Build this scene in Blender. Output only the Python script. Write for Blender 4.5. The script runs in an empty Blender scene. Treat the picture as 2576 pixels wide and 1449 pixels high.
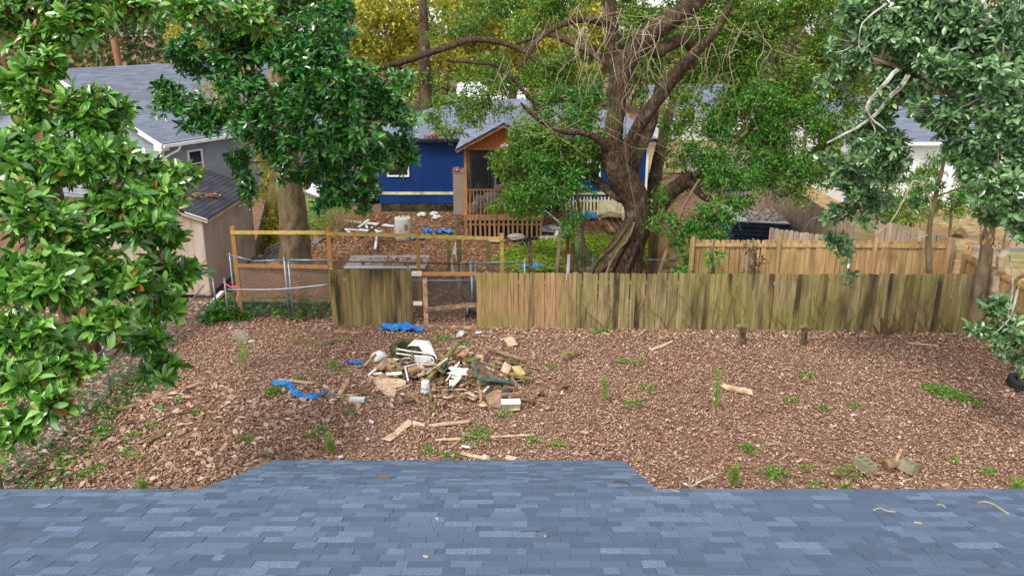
import bpy, math, random
import numpy as np
from mathutils import Vector, Matrix

# ------------------------------------------------------------------ camera, sky, sun, exposure
CAMZ, PITCH, FPX, CX, CY = 7.8, math.radians(17.5), 2082.0, 1288.0, 724.5
SC = bpy.context.scene
COL = SC.collection
cam_d = bpy.data.cameras.new('camera')
cam_d.sensor_width = 36.0
cam_d.lens = 36.0 * FPX / 2576.0
cam_d.clip_start, cam_d.clip_end = 0.1, 2000.0
cam = bpy.data.objects.new('camera', cam_d)
cam.location = (0, 0, CAMZ)
cam.rotation_euler = (math.pi / 2 - PITCH, 0, 0)
COL.objects.link(cam)
SC.camera = cam

SUN_EL, SUN_AZ = math.radians(52), math.radians(215)   # azimuth clockwise from +Y
world = bpy.data.worlds.new('World')
SC.world = world
world.use_nodes = True
wn = world.node_tree.nodes
wl = world.node_tree.links
wn.clear()
w_out = wn.new('ShaderNodeOutputWorld')
w_bg = wn.new('ShaderNodeBackground')
w_sky = wn.new('ShaderNodeTexSky')
w_sky.sky_type = 'NISHITA'
w_sky.sun_disc = False
w_sky.sun_elevation = SUN_EL
w_sky.sun_rotation = SUN_AZ
w_sky.air_density = 1.0
w_sky.dust_density = 1.0
w_sky.ozone_density = 1.0
w_hs = wn.new('ShaderNodeHueSaturation')      # overcast: a nearly grey sky
w_hs.inputs['Saturation'].default_value = 0.25
wl.new(w_sky.outputs[0], w_hs.inputs['Color'])
wl.new(w_hs.outputs[0], w_bg.inputs['Color'])
w_bg.inputs['Strength'].default_value = 0.15
wl.new(w_bg.outputs[0], w_out.inputs[0])

sun_d = bpy.data.lights.new('sun', 'SUN')
sun_d.energy = 1.5
sun_d.angle = math.radians(18)
sun_d.color = (1.0, 0.96, 0.9)
sun = bpy.data.objects.new('sun', sun_d)
sd = Vector((math.sin(SUN_AZ) * math.cos(SUN_EL), math.cos(SUN_AZ) * math.cos(SUN_EL), math.sin(SUN_EL)))
sun.rotation_euler = sd.to_track_quat('Z', 'Y').to_euler()
COL.objects.link(sun)

SC.render.engine = 'CYCLES'
SC.cycles.max_bounces = 6
SC.cycles.diffuse_bounces = 3
SC.cycles.glossy_bounces = 2
SC.cycles.transmission_bounces = 3
SC.cycles.transparent_max_bounces = 8
SC.view_settings.view_transform = 'Standard'
SC.view_settings.look = 'None'
SC.view_settings.gamma = 1.0
SC.view_settings.use_curve_mapping = False
SC.view_settings.exposure = 0.92

# ------------------------------------------------------------------ helpers
rng = np.random.default_rng(7)
R = random.Random(11)
cp, sp = math.cos(PITCH), math.sin(PITCH)

def ray(x, y):
    a, b = (x - CX) / FPX, -(y - CY) / FPX
    return Vector((a, cp + b * sp, -sp + b * cp))

def G(x, y, z=0.0):
    "world point at height z on the sight line of photograph position (x, y)"
    d = ray(x, y)
    t = (z - CAMZ) / d.z
    return Vector((d.x * t, d.y * t, z))

def Q(x, y, D):
    "world point at forward distance D"
    d = ray(x, y)
    t = D / d.y
    return Vector((d.x * t, D, CAMZ + d.z * t))

def proj(V):
    "photograph coordinates and depth of an array of world points"
    V = np.asarray(V, float)
    X, Y, Z = V[:, 0], V[:, 1], V[:, 2] - CAMZ
    zc = Y * cp - Z * sp
    up = Y * sp + Z * cp
    zz = np.maximum(zc, .05)
    return CX + FPX * X / zz, CY - FPX * up / zz, zc

WL = {}

def reg(o, parent=None, wloc=None):
    COL.objects.link(o)
    if parent is not None:
        o.parent = parent
    WL[o.name] = Vector(wloc) if wloc is not None else Vector((0, 0, 0))
    return o

def tag(o, label=None, cat=None, group=None, kind=None):
    if label: o['label'] = label
    if cat: o['category'] = cat
    if group: o['group'] = group
    if kind: o['kind'] = kind
    return o

def thing(name, label, cat, loc, group=None):
    o = bpy.data.objects.new(name, None)
    o.empty_display_size = 0.2
    o.location = loc
    reg(o, None, loc)
    return tag(o, label, cat, group)

def np_mesh(name, V, T):
    me = bpy.data.meshes.new(name)
    V = np.ascontiguousarray(V, dtype=np.float32)
    T = np.ascontiguousarray(T, dtype=np.int32)
    me.vertices.add(len(V))
    me.vertices.foreach_set('co', V.ravel())
    me.loops.add(T.size)
    me.loops.foreach_set('vertex_index', T.ravel())
    me.polygons.add(len(T))
    me.polygons.foreach_set('loop_start', np.arange(0, T.size, 3, dtype=np.int32))
    me.polygons.foreach_set('use_smooth', np.zeros(len(T), dtype=bool))
    me.update(calc_edges=True)
    me.validate()
    return me

class MB:
    "collects shapes in world coordinates; build() links them as one mesh object"
    def __init__(s):
        s.v, s.f = [], []
    def add(s, vs, fs):
        n = len(s.v)
        s.v.extend([tuple(p) for p in vs])
        s.f.extend([tuple(i + n for i in f) for f in fs])
        return s
    def box(s, c, size, rz=0.0, m=None):
        c = Vector(c)
        hx, hy, hz = size[0] / 2, size[1] / 2, size[2] / 2
        mm = m if m is not None else Matrix.Rotation(rz, 3, 'Z')
        vs = [c + mm @ Vector((x * hx, y * hy, z * hz)) for x, y, z in
              ((-1,-1,-1),(1,-1,-1),(1,1,-1),(-1,1,-1),(-1,-1,1),(1,-1,1),(1,1,1),(-1,1,1))]
        return s.add(vs, [(0,3,2,1),(4,5,6,7),(0,1,5,4),(1,2,6,5),(2,3,7,6),(3,0,4,7)])
    def span(s, x0, x1, y0, y1, z0, z1):
        return s.box(((x0+x1)/2, (y0+y1)/2, (z0+z1)/2), (x1-x0, y1-y0, z1-z0))
    def beam(s, a, b, w, t, up=(0, 0, 1), jag=0.0):
        "bar from a to b, w wide across, t thick along up"
        a, b = Vector(a), Vector(b)
        d = (b - a).normalized()
        u = Vector(up)
        if abs(d.dot(u)) > .98: u = Vector((0, 1, 0))
        side = d.cross(u).normalized()
        u = side.cross(d).normalized()
        vs = []
        for p, sg in ((a, -1), (b, 1)):
            for sx, sy in ((-1,-1),(1,-1),(1,1),(-1,1)):
                vs.append(p + side * sx * w / 2 + u * sy * t / 2 + d * sg * R.uniform(0, jag))
        return s.add(vs, [(0,1,2,3),(7,6,5,4),(0,4,5,1),(1,5,6,2),(2,6,7,3),(3,7,4,0)])
    def tube(s, pts, rad, n=8, cap=True, ridge=0.0):
        pts = [Vector(p) for p in pts]
        if not hasattr(rad, '__len__'): rad = [rad] * len(pts)
        n0 = len(s.v)
        prev = None
        ph = R.uniform(0, 6)
        for i, p in enumerate(pts):
            d = (pts[min(i + 1, len(pts) - 1)] - pts[max(i - 1, 0)]).normalized()
            if prev is None:
                u = Vector((1, 0, 0)) if abs(d.x) < .9 else Vector((0, 1, 0))
            else:
                u = prev
            u = (u - d * u.dot(d)).normalized()
            prev = u
            w = d.cross(u)
            for k in range(n):
                a = 2 * math.pi * k / n
                r = rad[i]
                if ridge:
                    r *= 1 + ridge * (math.sin(2 * a + ph + i * .16) * .6 + math.sin(5 * a + ph * 2 - i * .2) * .4 + math.sin(9 * a + ph + i * .11) * .35 + R.uniform(-.12, .12))
                s.v.append(tuple(p + u * math.cos(a) * r + w * math.sin(a) * r))
        for i in range(len(pts) - 1):
            for k in range(n):
                a, b = n0 + i * n + k, n0 + i * n + (k + 1) % n
                s.f.append((a, b, b + n, a + n))
        if cap:
            s.f.append(tuple(n0 + k for k in reversed(range(n))))
            e = n0 + (len(pts) - 1) * n
            s.f.append(tuple(e + k for k in range(n)))
        return s
    def lathe(s, c, prof, n=20, m=None):
        "profile [(r, z)] turned about the vertical through c"
        c = Vector(c)
        mm = m if m is not None else Matrix.Identity(3)
        n0 = len(s.v)
        for r, z in prof:
            for k in range(n):
                a = 2 * math.pi * k / n
                s.v.append(tuple(c + mm @ Vector((r * math.cos(a), r * math.sin(a), z))))
        for i in range(len(prof) - 1):
            for k in range(n):
                a, b = n0 + i * n + k, n0 + i * n + (k + 1) % n
                s.f.append((a, b, b + n, a + n))
        return s
    def prism(s, poly, ext):
        "polygon (list of world points) extruded by vector ext"
        poly = [Vector(p) for p in poly]
        ext = Vector(ext)
        n = len(poly)
        vs = poly + [p + ext for p in poly]
        fs = [tuple(reversed(range(n))), tuple(range(n, 2 * n))]
        fs += [(i, (i + 1) % n, (i + 1) % n + n, i + n) for i in range(n)]
        return s.add(vs, fs)
    def build(s, name, mat, parent=None, smooth=False, wloc=None):
        off = WL[parent.name] if parent is not None else (Vector(wloc) if wloc is not None else Vector((0, 0, 0)))
        me = bpy.data.meshes.new(name)
        me.from_pydata([(x - off.x, y - off.y, z - off.z) for x, y, z in s.v], [], s.f)
        if smooth:
            me.polygons.foreach_set('use_smooth', [True] * len(me.polygons))
        me.materials.append(mat)
        me.update()
        o = bpy.data.objects.new(name, me)
        if parent is None: o.location = off
        return reg(o, parent, off)

def npobj(name, V, T, mat, parent=None, smooth=False, wloc=None):
    off = WL[parent.name] if parent is not None else (Vector(wloc) if wloc is not None else Vector((0, 0, 0)))
    me = np_mesh(name, np.asarray(V) - np.array(off), T)
    if smooth:
        me.polygons.foreach_set('use_smooth', [True] * len(me.polygons))
    me.materials.append(mat)
    o = bpy.data.objects.new(name, me)
    if parent is None: o.location = off
    return reg(o, parent, off)

def smooth_path(pts, rad, k=4, wob=0.0):
    P = [Vector(p) for p in pts]
    out, ro = [], []
    for i in range(len(P) - 1):
        p0, p1, p2, p3 = P[max(i-1,0)], P[i], P[i+1], P[min(i+2,len(P)-1)]
        for j in range(k):
            t = j / k
            q = 0.5 * ((2*p1) + (p2-p0)*t + (2*p0-5*p1+4*p2-p3)*t*t + (3*p1-p0-3*p2+p3)*t*t*t)
            r = rad[i] * (1-t) + rad[i+1] * t
            if wob and (i or j): q = q + Vector((R.uniform(-1,1), R.uniform(-1,1), R.uniform(-1,1))) * wob * r
            out.append(q); ro.append(r)
    out.append(P[-1]); ro.append(rad[-1])
    return out, ro

# ------------------------------------------------------------------ materials
def S(r, g, b):
    f = lambda c: (c / 255 / 12.92) if c <= 10 else ((c / 255 + .055) / 1.055) ** 2.4
    return (f(r), f(g), f(b), 1.0)

def mat(name, cols, rough=.85, scale=4.0, detail=5.0, stretch=(1, 1, 1), rmix=0.0, rnd=0.0, bump=0.0,
        bscale=None, bdist=.01, metal=0.0, spec=.3, transl=0.0, stain=None, stain2=None, alpha=None, coat=0.0, lo=.3, hi=.7):
    m = bpy.data.materials.new(name)
    m.use_nodes = True
    nt = m.node_tree
    N, L = nt.nodes, nt.links
    N.clear()
    out = N.new('ShaderNodeOutputMaterial')
    bs = N.new('ShaderNodeBsdfPrincipled')
    L.new(bs.outputs[0], out.inputs[0])
    bs.inputs['Roughness'].default_value = rough
    bs.inputs['Metallic'].default_value = metal
    bs.inputs['Specular IOR Level'].default_value = spec
    bs.inputs['Coat Weight'].default_value = coat
    if alpha is not None: bs.inputs['Alpha'].default_value = alpha
    geo = N.new('ShaderNodeNewGeometry')
    def noise(sc, st, det=detail, off=0.0):
        mp = N.new('ShaderNodeMapping')
        mp.inputs['Scale'].default_value = [sc * s_ for s_ in st]
        mp.inputs['Location'].default_value = (off, off * .7, off * 1.3)
        L.new(geo.outputs['Position'], mp.inputs[0])
        n = N.new('ShaderNodeTexNoise')
        n.inputs['Scale'].default_value = 1.0
        n.inputs['Detail'].default_value = det
        L.new(mp.outputs[0], n.inputs['Vector'])
        return n.outputs['Fac']
    def rng_(sock, a, b):
        r = N.new('ShaderNodeMapRange')
        r.inputs['From Min'].default_value = a
        r.inputs['From Max'].default_value = b
        L.new(sock, r.inputs['Value'])
        return r.outputs[0]
    def mth(op, a, b):
        q = N.new('ShaderNodeMath'); q.operation = op
        for i, x in enumerate((a, b)):
            if isinstance(x, (int, float)): q.inputs[i].default_value = x
            elif x is not None: L.new(x, q.inputs[i])
        return q.outputs[0]
    rand = None
    if rmix or rnd:
        oi = N.new('ShaderNodeObjectInfo')
        rand = mth('FRACT', mth('ADD', geo.outputs['Random Per Island'], mth('MULTIPLY', oi.outputs['Random'], 7.31)), None)
    fac = rng_(noise(scale, stretch), lo, hi)
    if rmix:
        fac = mth('ADD', mth('MULTIPLY', fac, 1 - rmix), mth('MULTIPLY', rand, rmix))
    rp = N.new('ShaderNodeValToRGB')
    el = rp.color_ramp.elements
    n = len(cols)
    while len(el) < n: el.new(.5)
    for i, c in enumerate(cols):
        if len(c) == 2: pos, cc = c
        else: pos, cc = (i / max(1, n - 1)), c
        el[i].position = pos
        el[i].color = cc
    L.new(fac, rp.inputs[0])
    colr = rp.outputs[0]
    for k, st in enumerate((stain, stain2)):
        if st is None: continue
        sc_, ss, a, b, amt = st[1], st[2], st[3], st[4], st[5]
        f = mth('MULTIPLY', rng_(noise(sc_, ss, 4.0, 13.7 + 9 * k), a, b), amt)
        mx = N.new('ShaderNodeMix'); mx.data_type = 'RGBA'
        L.new(f, mx.inputs['Factor']); L.new(colr, mx.inputs['A'])
        mx.inputs['B'].default_value = st[0]
        colr = mx.outputs['Result']
    if rnd:
        hv = N.new('ShaderNodeHueSaturation')
        L.new(colr, hv.inputs['Color'])
        L.new(mth('ADD', mth('MULTIPLY', rand, 2 * rnd), 1 - rnd), hv.inputs['Value'])
        colr = hv.outputs[0]
    L.new(colr, bs.inputs['Base Color'])
    if bump:
        bp = N.new('ShaderNodeBump')
        bp.inputs['Strength'].default_value = bump
        bp.inputs['Distance'].default_value = bdist
        L.new(noise(bscale or scale * 3, stretch, 6.0, 3.3), bp.inputs['Height'])
        L.new(bp.outputs[0], bs.inputs['Normal'])
    if transl:
        tr = N.new('ShaderNodeBsdfTranslucent')
        L.new(colr, tr.inputs[0])
        ms = N.new('ShaderNodeMixShader')
        ms.inputs[0].default_value = transl
        L.new(bs.outputs[0], ms.inputs[1]); L.new(tr.outputs[0], ms.inputs[2])
        L.new(ms.outputs[0], out.inputs[0])
    return m

MT = {}
MT['dirt'] = mat('litter soil', [S(94,67,51), S(126,94,74), S(152,120,97)], .95, 9, 8, bump=.6, bscale=40)
MT['litter'] = mat('dead leaves', [(0,S(98,68,53)),(.13,S(128,93,73)),(.32,S(156,118,95)),(.55,S(180,144,119)),(.75,S(200,168,143)),(.93,S(222,197,175)),(1,S(208,160,82))], .8, 30, rmix=.92, transl=.12, lo=.4, hi=.6)
MT['litter2'] = mat('yellowish dead leaves', [(0,S(70,44,30)),(.3,S(120,80,52)),(.6,S(160,112,76)),(.85,S(192,150,108)),(1,S(214,164,40))], .8, 30, rmix=.92, transl=.12)
MT['straw'] = mat('dry straw lawn', [S(124,102,70), S(160,136,96), S(184,160,120)], .95, 2.2, 8, bump=.4, bscale=30, stain=(S(124,128,62),.35,(1,1,1),.5,.62,.7))
MT['concrete'] = mat('concrete', [S(150,146,140), S(186,182,176)], .9, 3, 8, bump=.2, bscale=60)
MT['asphalt'] = mat('asphalt road', [S(80,80,82), S(110,110,112)], .9, 3, 8)
MT['shingle'] = mat('blue grey shingles', [(0,S(64,79,97)),(.22,S(79,95,114)),(.5,S(88,105,126)),(.75,S(99,116,138)),(.88,S(116,134,156)),(1,S(142,160,181))], .9, 110, 6, rmix=.6, bump=.5, bscale=240, bdist=.004, lo=.36, hi=.64, spec=.35)
MT['underlay'] = mat('roof underlay', [S(52,60,76), S(64,74,92)], .9, 60, bump=.3)
MT['fascia'] = mat('grey fascia paint', [S(205,208,212), S(190,192,196)], .6, 2)
MT['fence'] = mat('weathered mossy fence boards', [S(110,97,68), S(144,128,90), S(172,156,116)], .9, 2.2, 7, (9, 9, .8), rnd=.2, bump=.8, bscale=14, bdist=.01,
   stain=(S(128,124,62),.75,(1,1,.8),.42,.64,.7), stain2=(S(58,54,32),1.6,(1.5,1.5,.3),.52,.7,.8))
MT['fence_brown'] = mat('brown fence boards', [S(126,98,66), S(160,128,92), S(178,148,112)], .9, 2.2, 7, (9, 9, .8), rnd=.12, bump=.5, bscale=14, bdist=.006,
   stain=(S(132,130,58),.9,(1,1,.8),.5,.66,.6))
MT['fence_dark'] = mat('blackened fence boards', [S(120,102,62), S(152,130,84)], .9, 2.0, 7, (9, 9, .6), rnd=.2, bump=.5, bscale=14, bdist=.006,
   stain=(S(50,46,34),2.4,(1.6,1.6,.18),.44,.6,.92), stain2=(S(132,132,58),1.0,(1,1,1),.52,.66,.5))
MT['cedar'] = mat('cedar fence boards', [S(148,114,72), S(182,146,100), S(200,166,120)], .85, 1.8, 7, (8, 8, .7), rnd=.16, bump=.4, bscale=12, bdist=.005,
   stain=(S(150,140,74),.8,(1,1,.6),.5,.66,.6), stain2=(S(120,84,54),2.2,(1,1,.5),.6,.75,.6))
MT['worn_or_shaded'] = mat('grey weathered fence', [S(136,116,98), S(172,150,128), S(190,172,152)], .9, 2, 7, (9, 9, .6), rnd=.16, bump=.5, bscale=12)  # weathered grey; one cedar run also takes it as painted-in shade
MT['lumber'] = mat('new yellowish lumber', [S(172,140,68), S(200,170,92), S(212,184,112)], .8, 2.5, 6, (3, 3, 3), rnd=.1, bump=.25, bscale=20)
MT['lumber_post'] = mat('orange brown lumber post', [S(160,114,62), S(190,142,84)], .8, 2.5, 6, (6, 6, .8), rnd=.1, bump=.3, bscale=20)
MT['osb'] = mat('chipboard panel', [S(118,86,66), S(150,112,88), S(176,138,112)], .9, 26, 3, bump=.3, bscale=50, stain=(S(100,96,70),.9,(1,1,1),.5,.7,.5))
MT['oldwood'] = mat('old scrap wood', [S(118,90,64), S(158,126,96), S(192,162,130)], .9, 7, 6, (1, 1, 1), rnd=.22, bump=.5, bscale=30)
MT['palewood'] = mat('pale split wood', [S(176,142,112), S(206,174,144), S(224,198,172)], .9, 7, 6, (1, 1, 1), rnd=.14, bump=.4, bscale=30)
MT['darkwood'] = mat('dark rotten wood', [S(64,50,40), S(104,84,66), S(130,108,86)], .95, 8, 6, rnd=.2, bump=.6, bscale=30)
MT['mosswood'] = mat('mossy wood', [S(92,86,46), S(126,116,70), S(150,134,92)], .95, 8, 6, rnd=.2, bump=.6, bscale=30)
MT['porchwood'] = mat('porch lumber', [S(150,98,52), S(182,124,70), S(198,142,88)], .75, 2.5, 6, (6, 6, 1), rnd=.12, bump=.3, bscale=20)
MT['skirtwood'] = mat('porch skirt slats', [S(128,92,62), S(158,118,84), S(172,136,100)], .85, 2.5, 6, (6, 6, 1), rnd=.14, bump=.3, bscale=20, stain=(S(120,112,70),1.2,(1,1,.5),.52,.7,.6))
MT['gableply'] = mat('orange gable plywood', [S(176,104,48), S(204,130,68)], .8, 12, 4, bump=.2)
MT['bluewall'] = mat('navy blue siding paint', [S(7,48,104), S(10,57,118), S(14,67,134)], .6, .8, 5, (1, 1, .5), bump=.1, bscale=20)
MT['whitepaint'] = mat('white paint', [S(226,226,224), S(240,240,238)], .55, 2.5)
MT['creampaint'] = mat('weathered cream paint', [S(190,180,128), S(218,208,164), S(232,226,192)], .8, 5, 6, rnd=.08, stain=(S(150,140,80),2,(1,1,1),.52,.7,.6))
MT['glass'] = mat('dark window glass', [S(28,34,38), S(44,52,56)], .06, 1, spec=.6)
MT['blackglass'] = mat('tinted car glass', [S(14,18,24), S(20,24,30)], .05, 1, spec=.6)
MT['brick'] = mat('mossy brick foundation', [S(40,38,30), S(62,58,44), S(84,80,50)], .95, 6, 5, (1, 1, 1), bump=.5, stain=(S(98,104,40),1.2,(1,1,1),.52,.66,.7))
MT['houseroof'] = mat('grey house shingles', [S(104,112,124), S(124,132,146), S(142,150,164)], .9, 30, 4, rmix=.6, bump=.4, bscale=60)
MT['greyroof'] = mat('slate grey shingles', [S(100,105,118), S(117,123,137), S(134,140,153)], .9, 30, 4, rmix=.6, bump=.4, bscale=60)
MT['darkroof'] = mat('charcoal shingles', [S(48,50,56), S(62,64,72), S(76,78,86)], .9, 30, 4, rmix=.6, bump=.4, bscale=60)
MT['greysiding'] = mat('grey vinyl siding', [S(132,140,148), S(150,158,166)], .6, 2, rnd=.03)
MT['tan'] = mat('tan shed siding', [S(170,151,136), S(186,167,151), S(196,178,162)], .8, 1.4, 6, (3, 3, .6), bump=.25, bscale=30, stain=(S(128,116,70),.7,(1,1,1.5),.56,.7,.45))
MT['steel'] = mat('galvanized steel', [S(126,134,140), S(156,164,170)], .45, 12, metal=.6, spec=.5)
MT['wire'] = mat('fence wire', [S(120,124,122), S(150,152,148)], .5, 6, metal=.5)
MT['rust'] = mat('rusty pipe', [S(96,62,46), S(140,92,66)], .85, 12, 6, bump=.3)
MT['bark_oak'] = mat('oak bark', [S(44,33,26), S(84,65,49), S(130,106,82)], .95, 7, 8, (3, 3, .7), bump=1.0, bscale=12, bdist=.14, stain=(S(120,116,70),1.1,(1,1,.8),.5,.68,.6), stain2=(S(162,156,136),2.4,(1,1,1),.6,.72,.5))
MT['bark_red'] = mat('red brown bark', [S(62,42,34), S(98,68,54), S(126,94,76)], .95, 3, 8, (3, 3, .9), bump=1.0, bscale=10, bdist=.04)
MT['bark_grey'] = mat('grey brown bark', [S(84,70,52), S(118,100,76), S(144,126,98)], .95, 3, 8, (2, 2, .8), bump=.9, bscale=10, bdist=.04, stain=(S(112,112,58),.9,(1,1,.7),.5,.68,.55))
MT['bark_moss'] = mat('mossy bark', [S(78,66,42), S(108,98,52), S(128,124,52)], .95, 3, 8, (2, 2, .8), bump=.9, bscale=10, bdist=.04)
MT['lichen'] = mat('lichen covered branch', [S(140,134,114), S(190,188,172), S(222,222,212)], .95, 6, 6, bump=.5)
MT['twig'] = mat('bare twigs', [S(134,118,94), S(172,156,128), S(198,184,158)], .9, 4)
MT['vine'] = mat('dead vines', [S(84,62,44), S(122,94,68)], .95, 4)
MT['mag'] = mat('glossy magnolia leaves', [(0,S(50,98,24)),(.3,S(80,136,40)),(.6,S(108,164,56)),(.9,S(148,192,84)),(.945,S(140,92,40)),(1,S(130,80,34))], .33, 20, 3, rmix=.94, transl=.12, spec=.7, coat=.3)
MT['magdark'] = mat('dark glossy leaves', [(0,S(28,74,22)),(.35,S(44,106,36)),(.7,S(68,138,50)),(.92,S(102,158,64)),(1,S(142,134,46))], .34, 20, 3, rmix=.94, transl=.1, spec=.7, coat=.3)
MT['magblue'] = mat('bluish green leaves', [(0,S(50,86,42)),(.4,S(82,122,66)),(.75,S(116,154,96)),(.95,S(150,180,124)),(1,S(164,164,70))], .33, 20, 3, rmix=.94, transl=.1, spec=.7, coat=.25)
MT['oakleaf'] = mat('small olive green leaves', [(0,S(56,92,26)),(.4,S(92,134,42)),(.75,S(128,166,64)),(1,S(170,178,78))], .5, 20, 3, rmix=.9, transl=.25)
MT['brightleaf'] = mat('bright green leaves', [(0,S(46,100,30)),(.5,S(78,136,48)),(1,S(126,172,74))], .45, 20, 3, rmix=.9, transl=.25)
MT['yellowleaf'] = mat('yellow autumn leaves', [(0,S(104,124,36)),(.3,S(146,154,48)),(.65,S(184,180,66)),(.9,S(208,188,72)),(1,S(222,156,50))], .6, 10, 3, rmix=.9, transl=.3)
MT['farleaf'] = mat('far foliage', [(0,S(58,80,40)),(.4,S(88,104,52)),(.75,S(128,128,66)),(1,S(160,134,76))], .7, 10, 3, rmix=.85, transl=.25)
MT['pineleaf'] = mat('dark pine foliage', [(0,S(24,56,30)),(1,S(56,96,48))], .6, 10, 3, rmix=.9, transl=.15)
MT['deadleaf'] = mat('dead hanging leaves', [S(150,108,66), S(196,154,108)], .8, 10, rmix=.8, transl=.2)
MT['weed'] = mat('weed leaves', [(0,S(52,120,26)),(.6,S(92,160,40)),(1,S(150,186,66))], .5, 10, rmix=.9, transl=.25)
MT['fennel'] = mat('feathery weed', [(0,S(96,140,44)),(.6,S(138,172,74)),(1,S(188,194,116))], .7, 10, rmix=.9, transl=.25)
MT['cover'] = mat('ground cover leaves', [(0,S(84,128,24)),(.5,S(128,164,40)),(.85,S(176,190,60)),(1,S(196,160,70))], .6, 10, rmix=.9, transl=.25)
MT['ivy'] = mat('ivy leaves', [(0,S(30,82,24)),(.6,S(60,122,36)),(1,S(124,150,56))], .45, 10, rmix=.9, transl=.15)
MT['drygrass'] = mat('dry tall grass', [(0,S(150,122,82)),(1,S(206,178,132))], .9, 5, rmix=.9, transl=.2)
MT['tarp'] = mat('blue tarp', [S(18,108,184), S(52,142,210)], .45, 4, spec=.4, bump=.3, bscale=14, bdist=.02)
MT['whiteplastic'] = mat('dirty white plastic', [S(204,200,192), S(232,230,226)], .5, 7, 5, stain=(S(150,134,110),3,(1,1,1),.56,.7,.6))
MT['rubber'] = mat('black tyre rubber', [S(34,36,40), S(54,56,60)], .8, 12, bump=.3)
MT['mossrubber'] = mat('mossy tyre rubber', [S(44,46,34), S(72,76,44), S(92,98,54)], .9, 8, bump=.4)
MT['tank'] = mat('white tank enamel', [S(188,184,174), S(210,206,196)], .5, 3, stain=(S(150,130,104),3,(1,1,.6),.58,.7,.7))
MT['cabinet'] = mat('tan metal panel', [S(146,130,114), S(166,150,134)], .5, 2, metal=.2)
MT['stone'] = mat('pale rocks', [S(150,142,126), S(196,190,176)], .95, 5, 6, bump=.6)
MT['cinder'] = mat('mossy concrete block', [S(128,122,98), S(162,156,130)], .95, 10, 6, bump=.5, stain=(S(126,130,80),4,(1,1,1),.5,.7,.6))
MT['teal'] = mat('teal painted edge', [S(44,104,96), S(66,130,120)], .6, 5)
MT['palegreen'] = mat('pale green panel', [S(196,210,200), S(216,226,216)], .6, 5)
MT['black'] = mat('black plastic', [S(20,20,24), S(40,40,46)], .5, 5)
MT['darkblue'] = mat('dark blue plastic', [S(40,60,84), S(60,80,106)], .5, 5)
MT['bluepaint'] = mat('blue metal frame paint', [S(30,66,190), S(50,90,214)], .4, 5)
MT['carwhite'] = mat('white car paint', [S(228,230,234), S(236,238,240)], .25, 1, spec=.5, coat=.6)
MT['red'] = mat('red plastic', [S(190,24,30), S(206,36,40)], .3, 5)
MT['chrome'] = mat('bright metal', [S(176,178,182), S(190,192,196)], .25, 5, metal=.9)
MT['pink'] = mat('pink flagging tape', [S(230,110,120), S(240,140,146)], .6, 5)
MT['canlabel'] = mat('can print', [S(216,214,216), S(220,218,220), S(170,40,50)], .35, 26, 1, metal=.2, lo=.35, hi=.6)
MT['foam'] = mat('yellowish foam', [S(170,158,90), S(196,184,124)], .95, 8, bump=.5)
MT['whitewall'] = mat('white house siding', [S(232,232,234), S(240,240,242)], .6, 1)
MT['pole'] = mat('utility pole wood', [S(128,88,66), S(160,116,90)], .9, 3, 5, (6, 6, .6), bump=.4)
MT['screen'] = mat('insect screen', [S(40,40,42), S(50,50,52)], .8, 5, alpha=.38)
MT['darkroom'] = mat('porch interior wall', [S(70,72,76), S(86,88,92)], .8, 3)

# ------------------------------------------------------------------ ground
def sheet_obj(name, poly, z, m):
    b = MB(); b.add([(x, y, z) for x, y in poly], [tuple(range(len(poly)))])
    return tag(b.build(name, m), kind='structure')

def ground():
    nx, ny = 120, 90
    xs = np.concatenate([[-500, -120], np.linspace(-40, 40, nx - 4), [120, 500]])
    ys = np.concatenate([[-200, -30], np.linspace(-8, 60, ny - 4), [150, 800]])
    X, Y = np.meshgrid(xs, ys)
    Z = .03 * np.sin(X * 1.3 + 2 * np.sin(Y * .7)) * np.sin(Y * 1.1 + X * .4) - .03
    V = np.stack([X, Y, Z], -1).reshape(-1, 3)
    n, mrows = len(xs), len(ys)
    i = np.arange(mrows - 1)[:, None] * n + np.arange(n - 1)[None]
    i = i.ravel()
    T = np.concatenate([np.stack([i, i + 1, i + n + 1], 1), np.stack([i, i + n + 1, i + n], 1)])
    tag(npobj('ground', V, T, MT['dirt'], smooth=True), kind='structure')
ground()
sheet_obj('lawn', [(11.4, 24), (60, 24), (60, 60), (11.4, 60)], .012, MT['straw'])
sheet_obj('field', [(-70, 46), (80, 46), (80, 62), (-70, 62)], .016, MT['straw'])
sheet_obj('side_lawn', [(-9, 31.0), (-6.9, 31.0), (-6.9, 46), (-12.3, 46)], .014, MT['straw'])
sheet_obj('driveway', [(-9.05, 27.2), (-7.6, 27.2), (-7.3, 31.0), (-9.0, 31.0)], .018, MT['concrete'])
sheet_obj('road', [(-90, 62), (100, 62), (100, 70), (-90, 70)], .02, MT['asphalt'])

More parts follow.
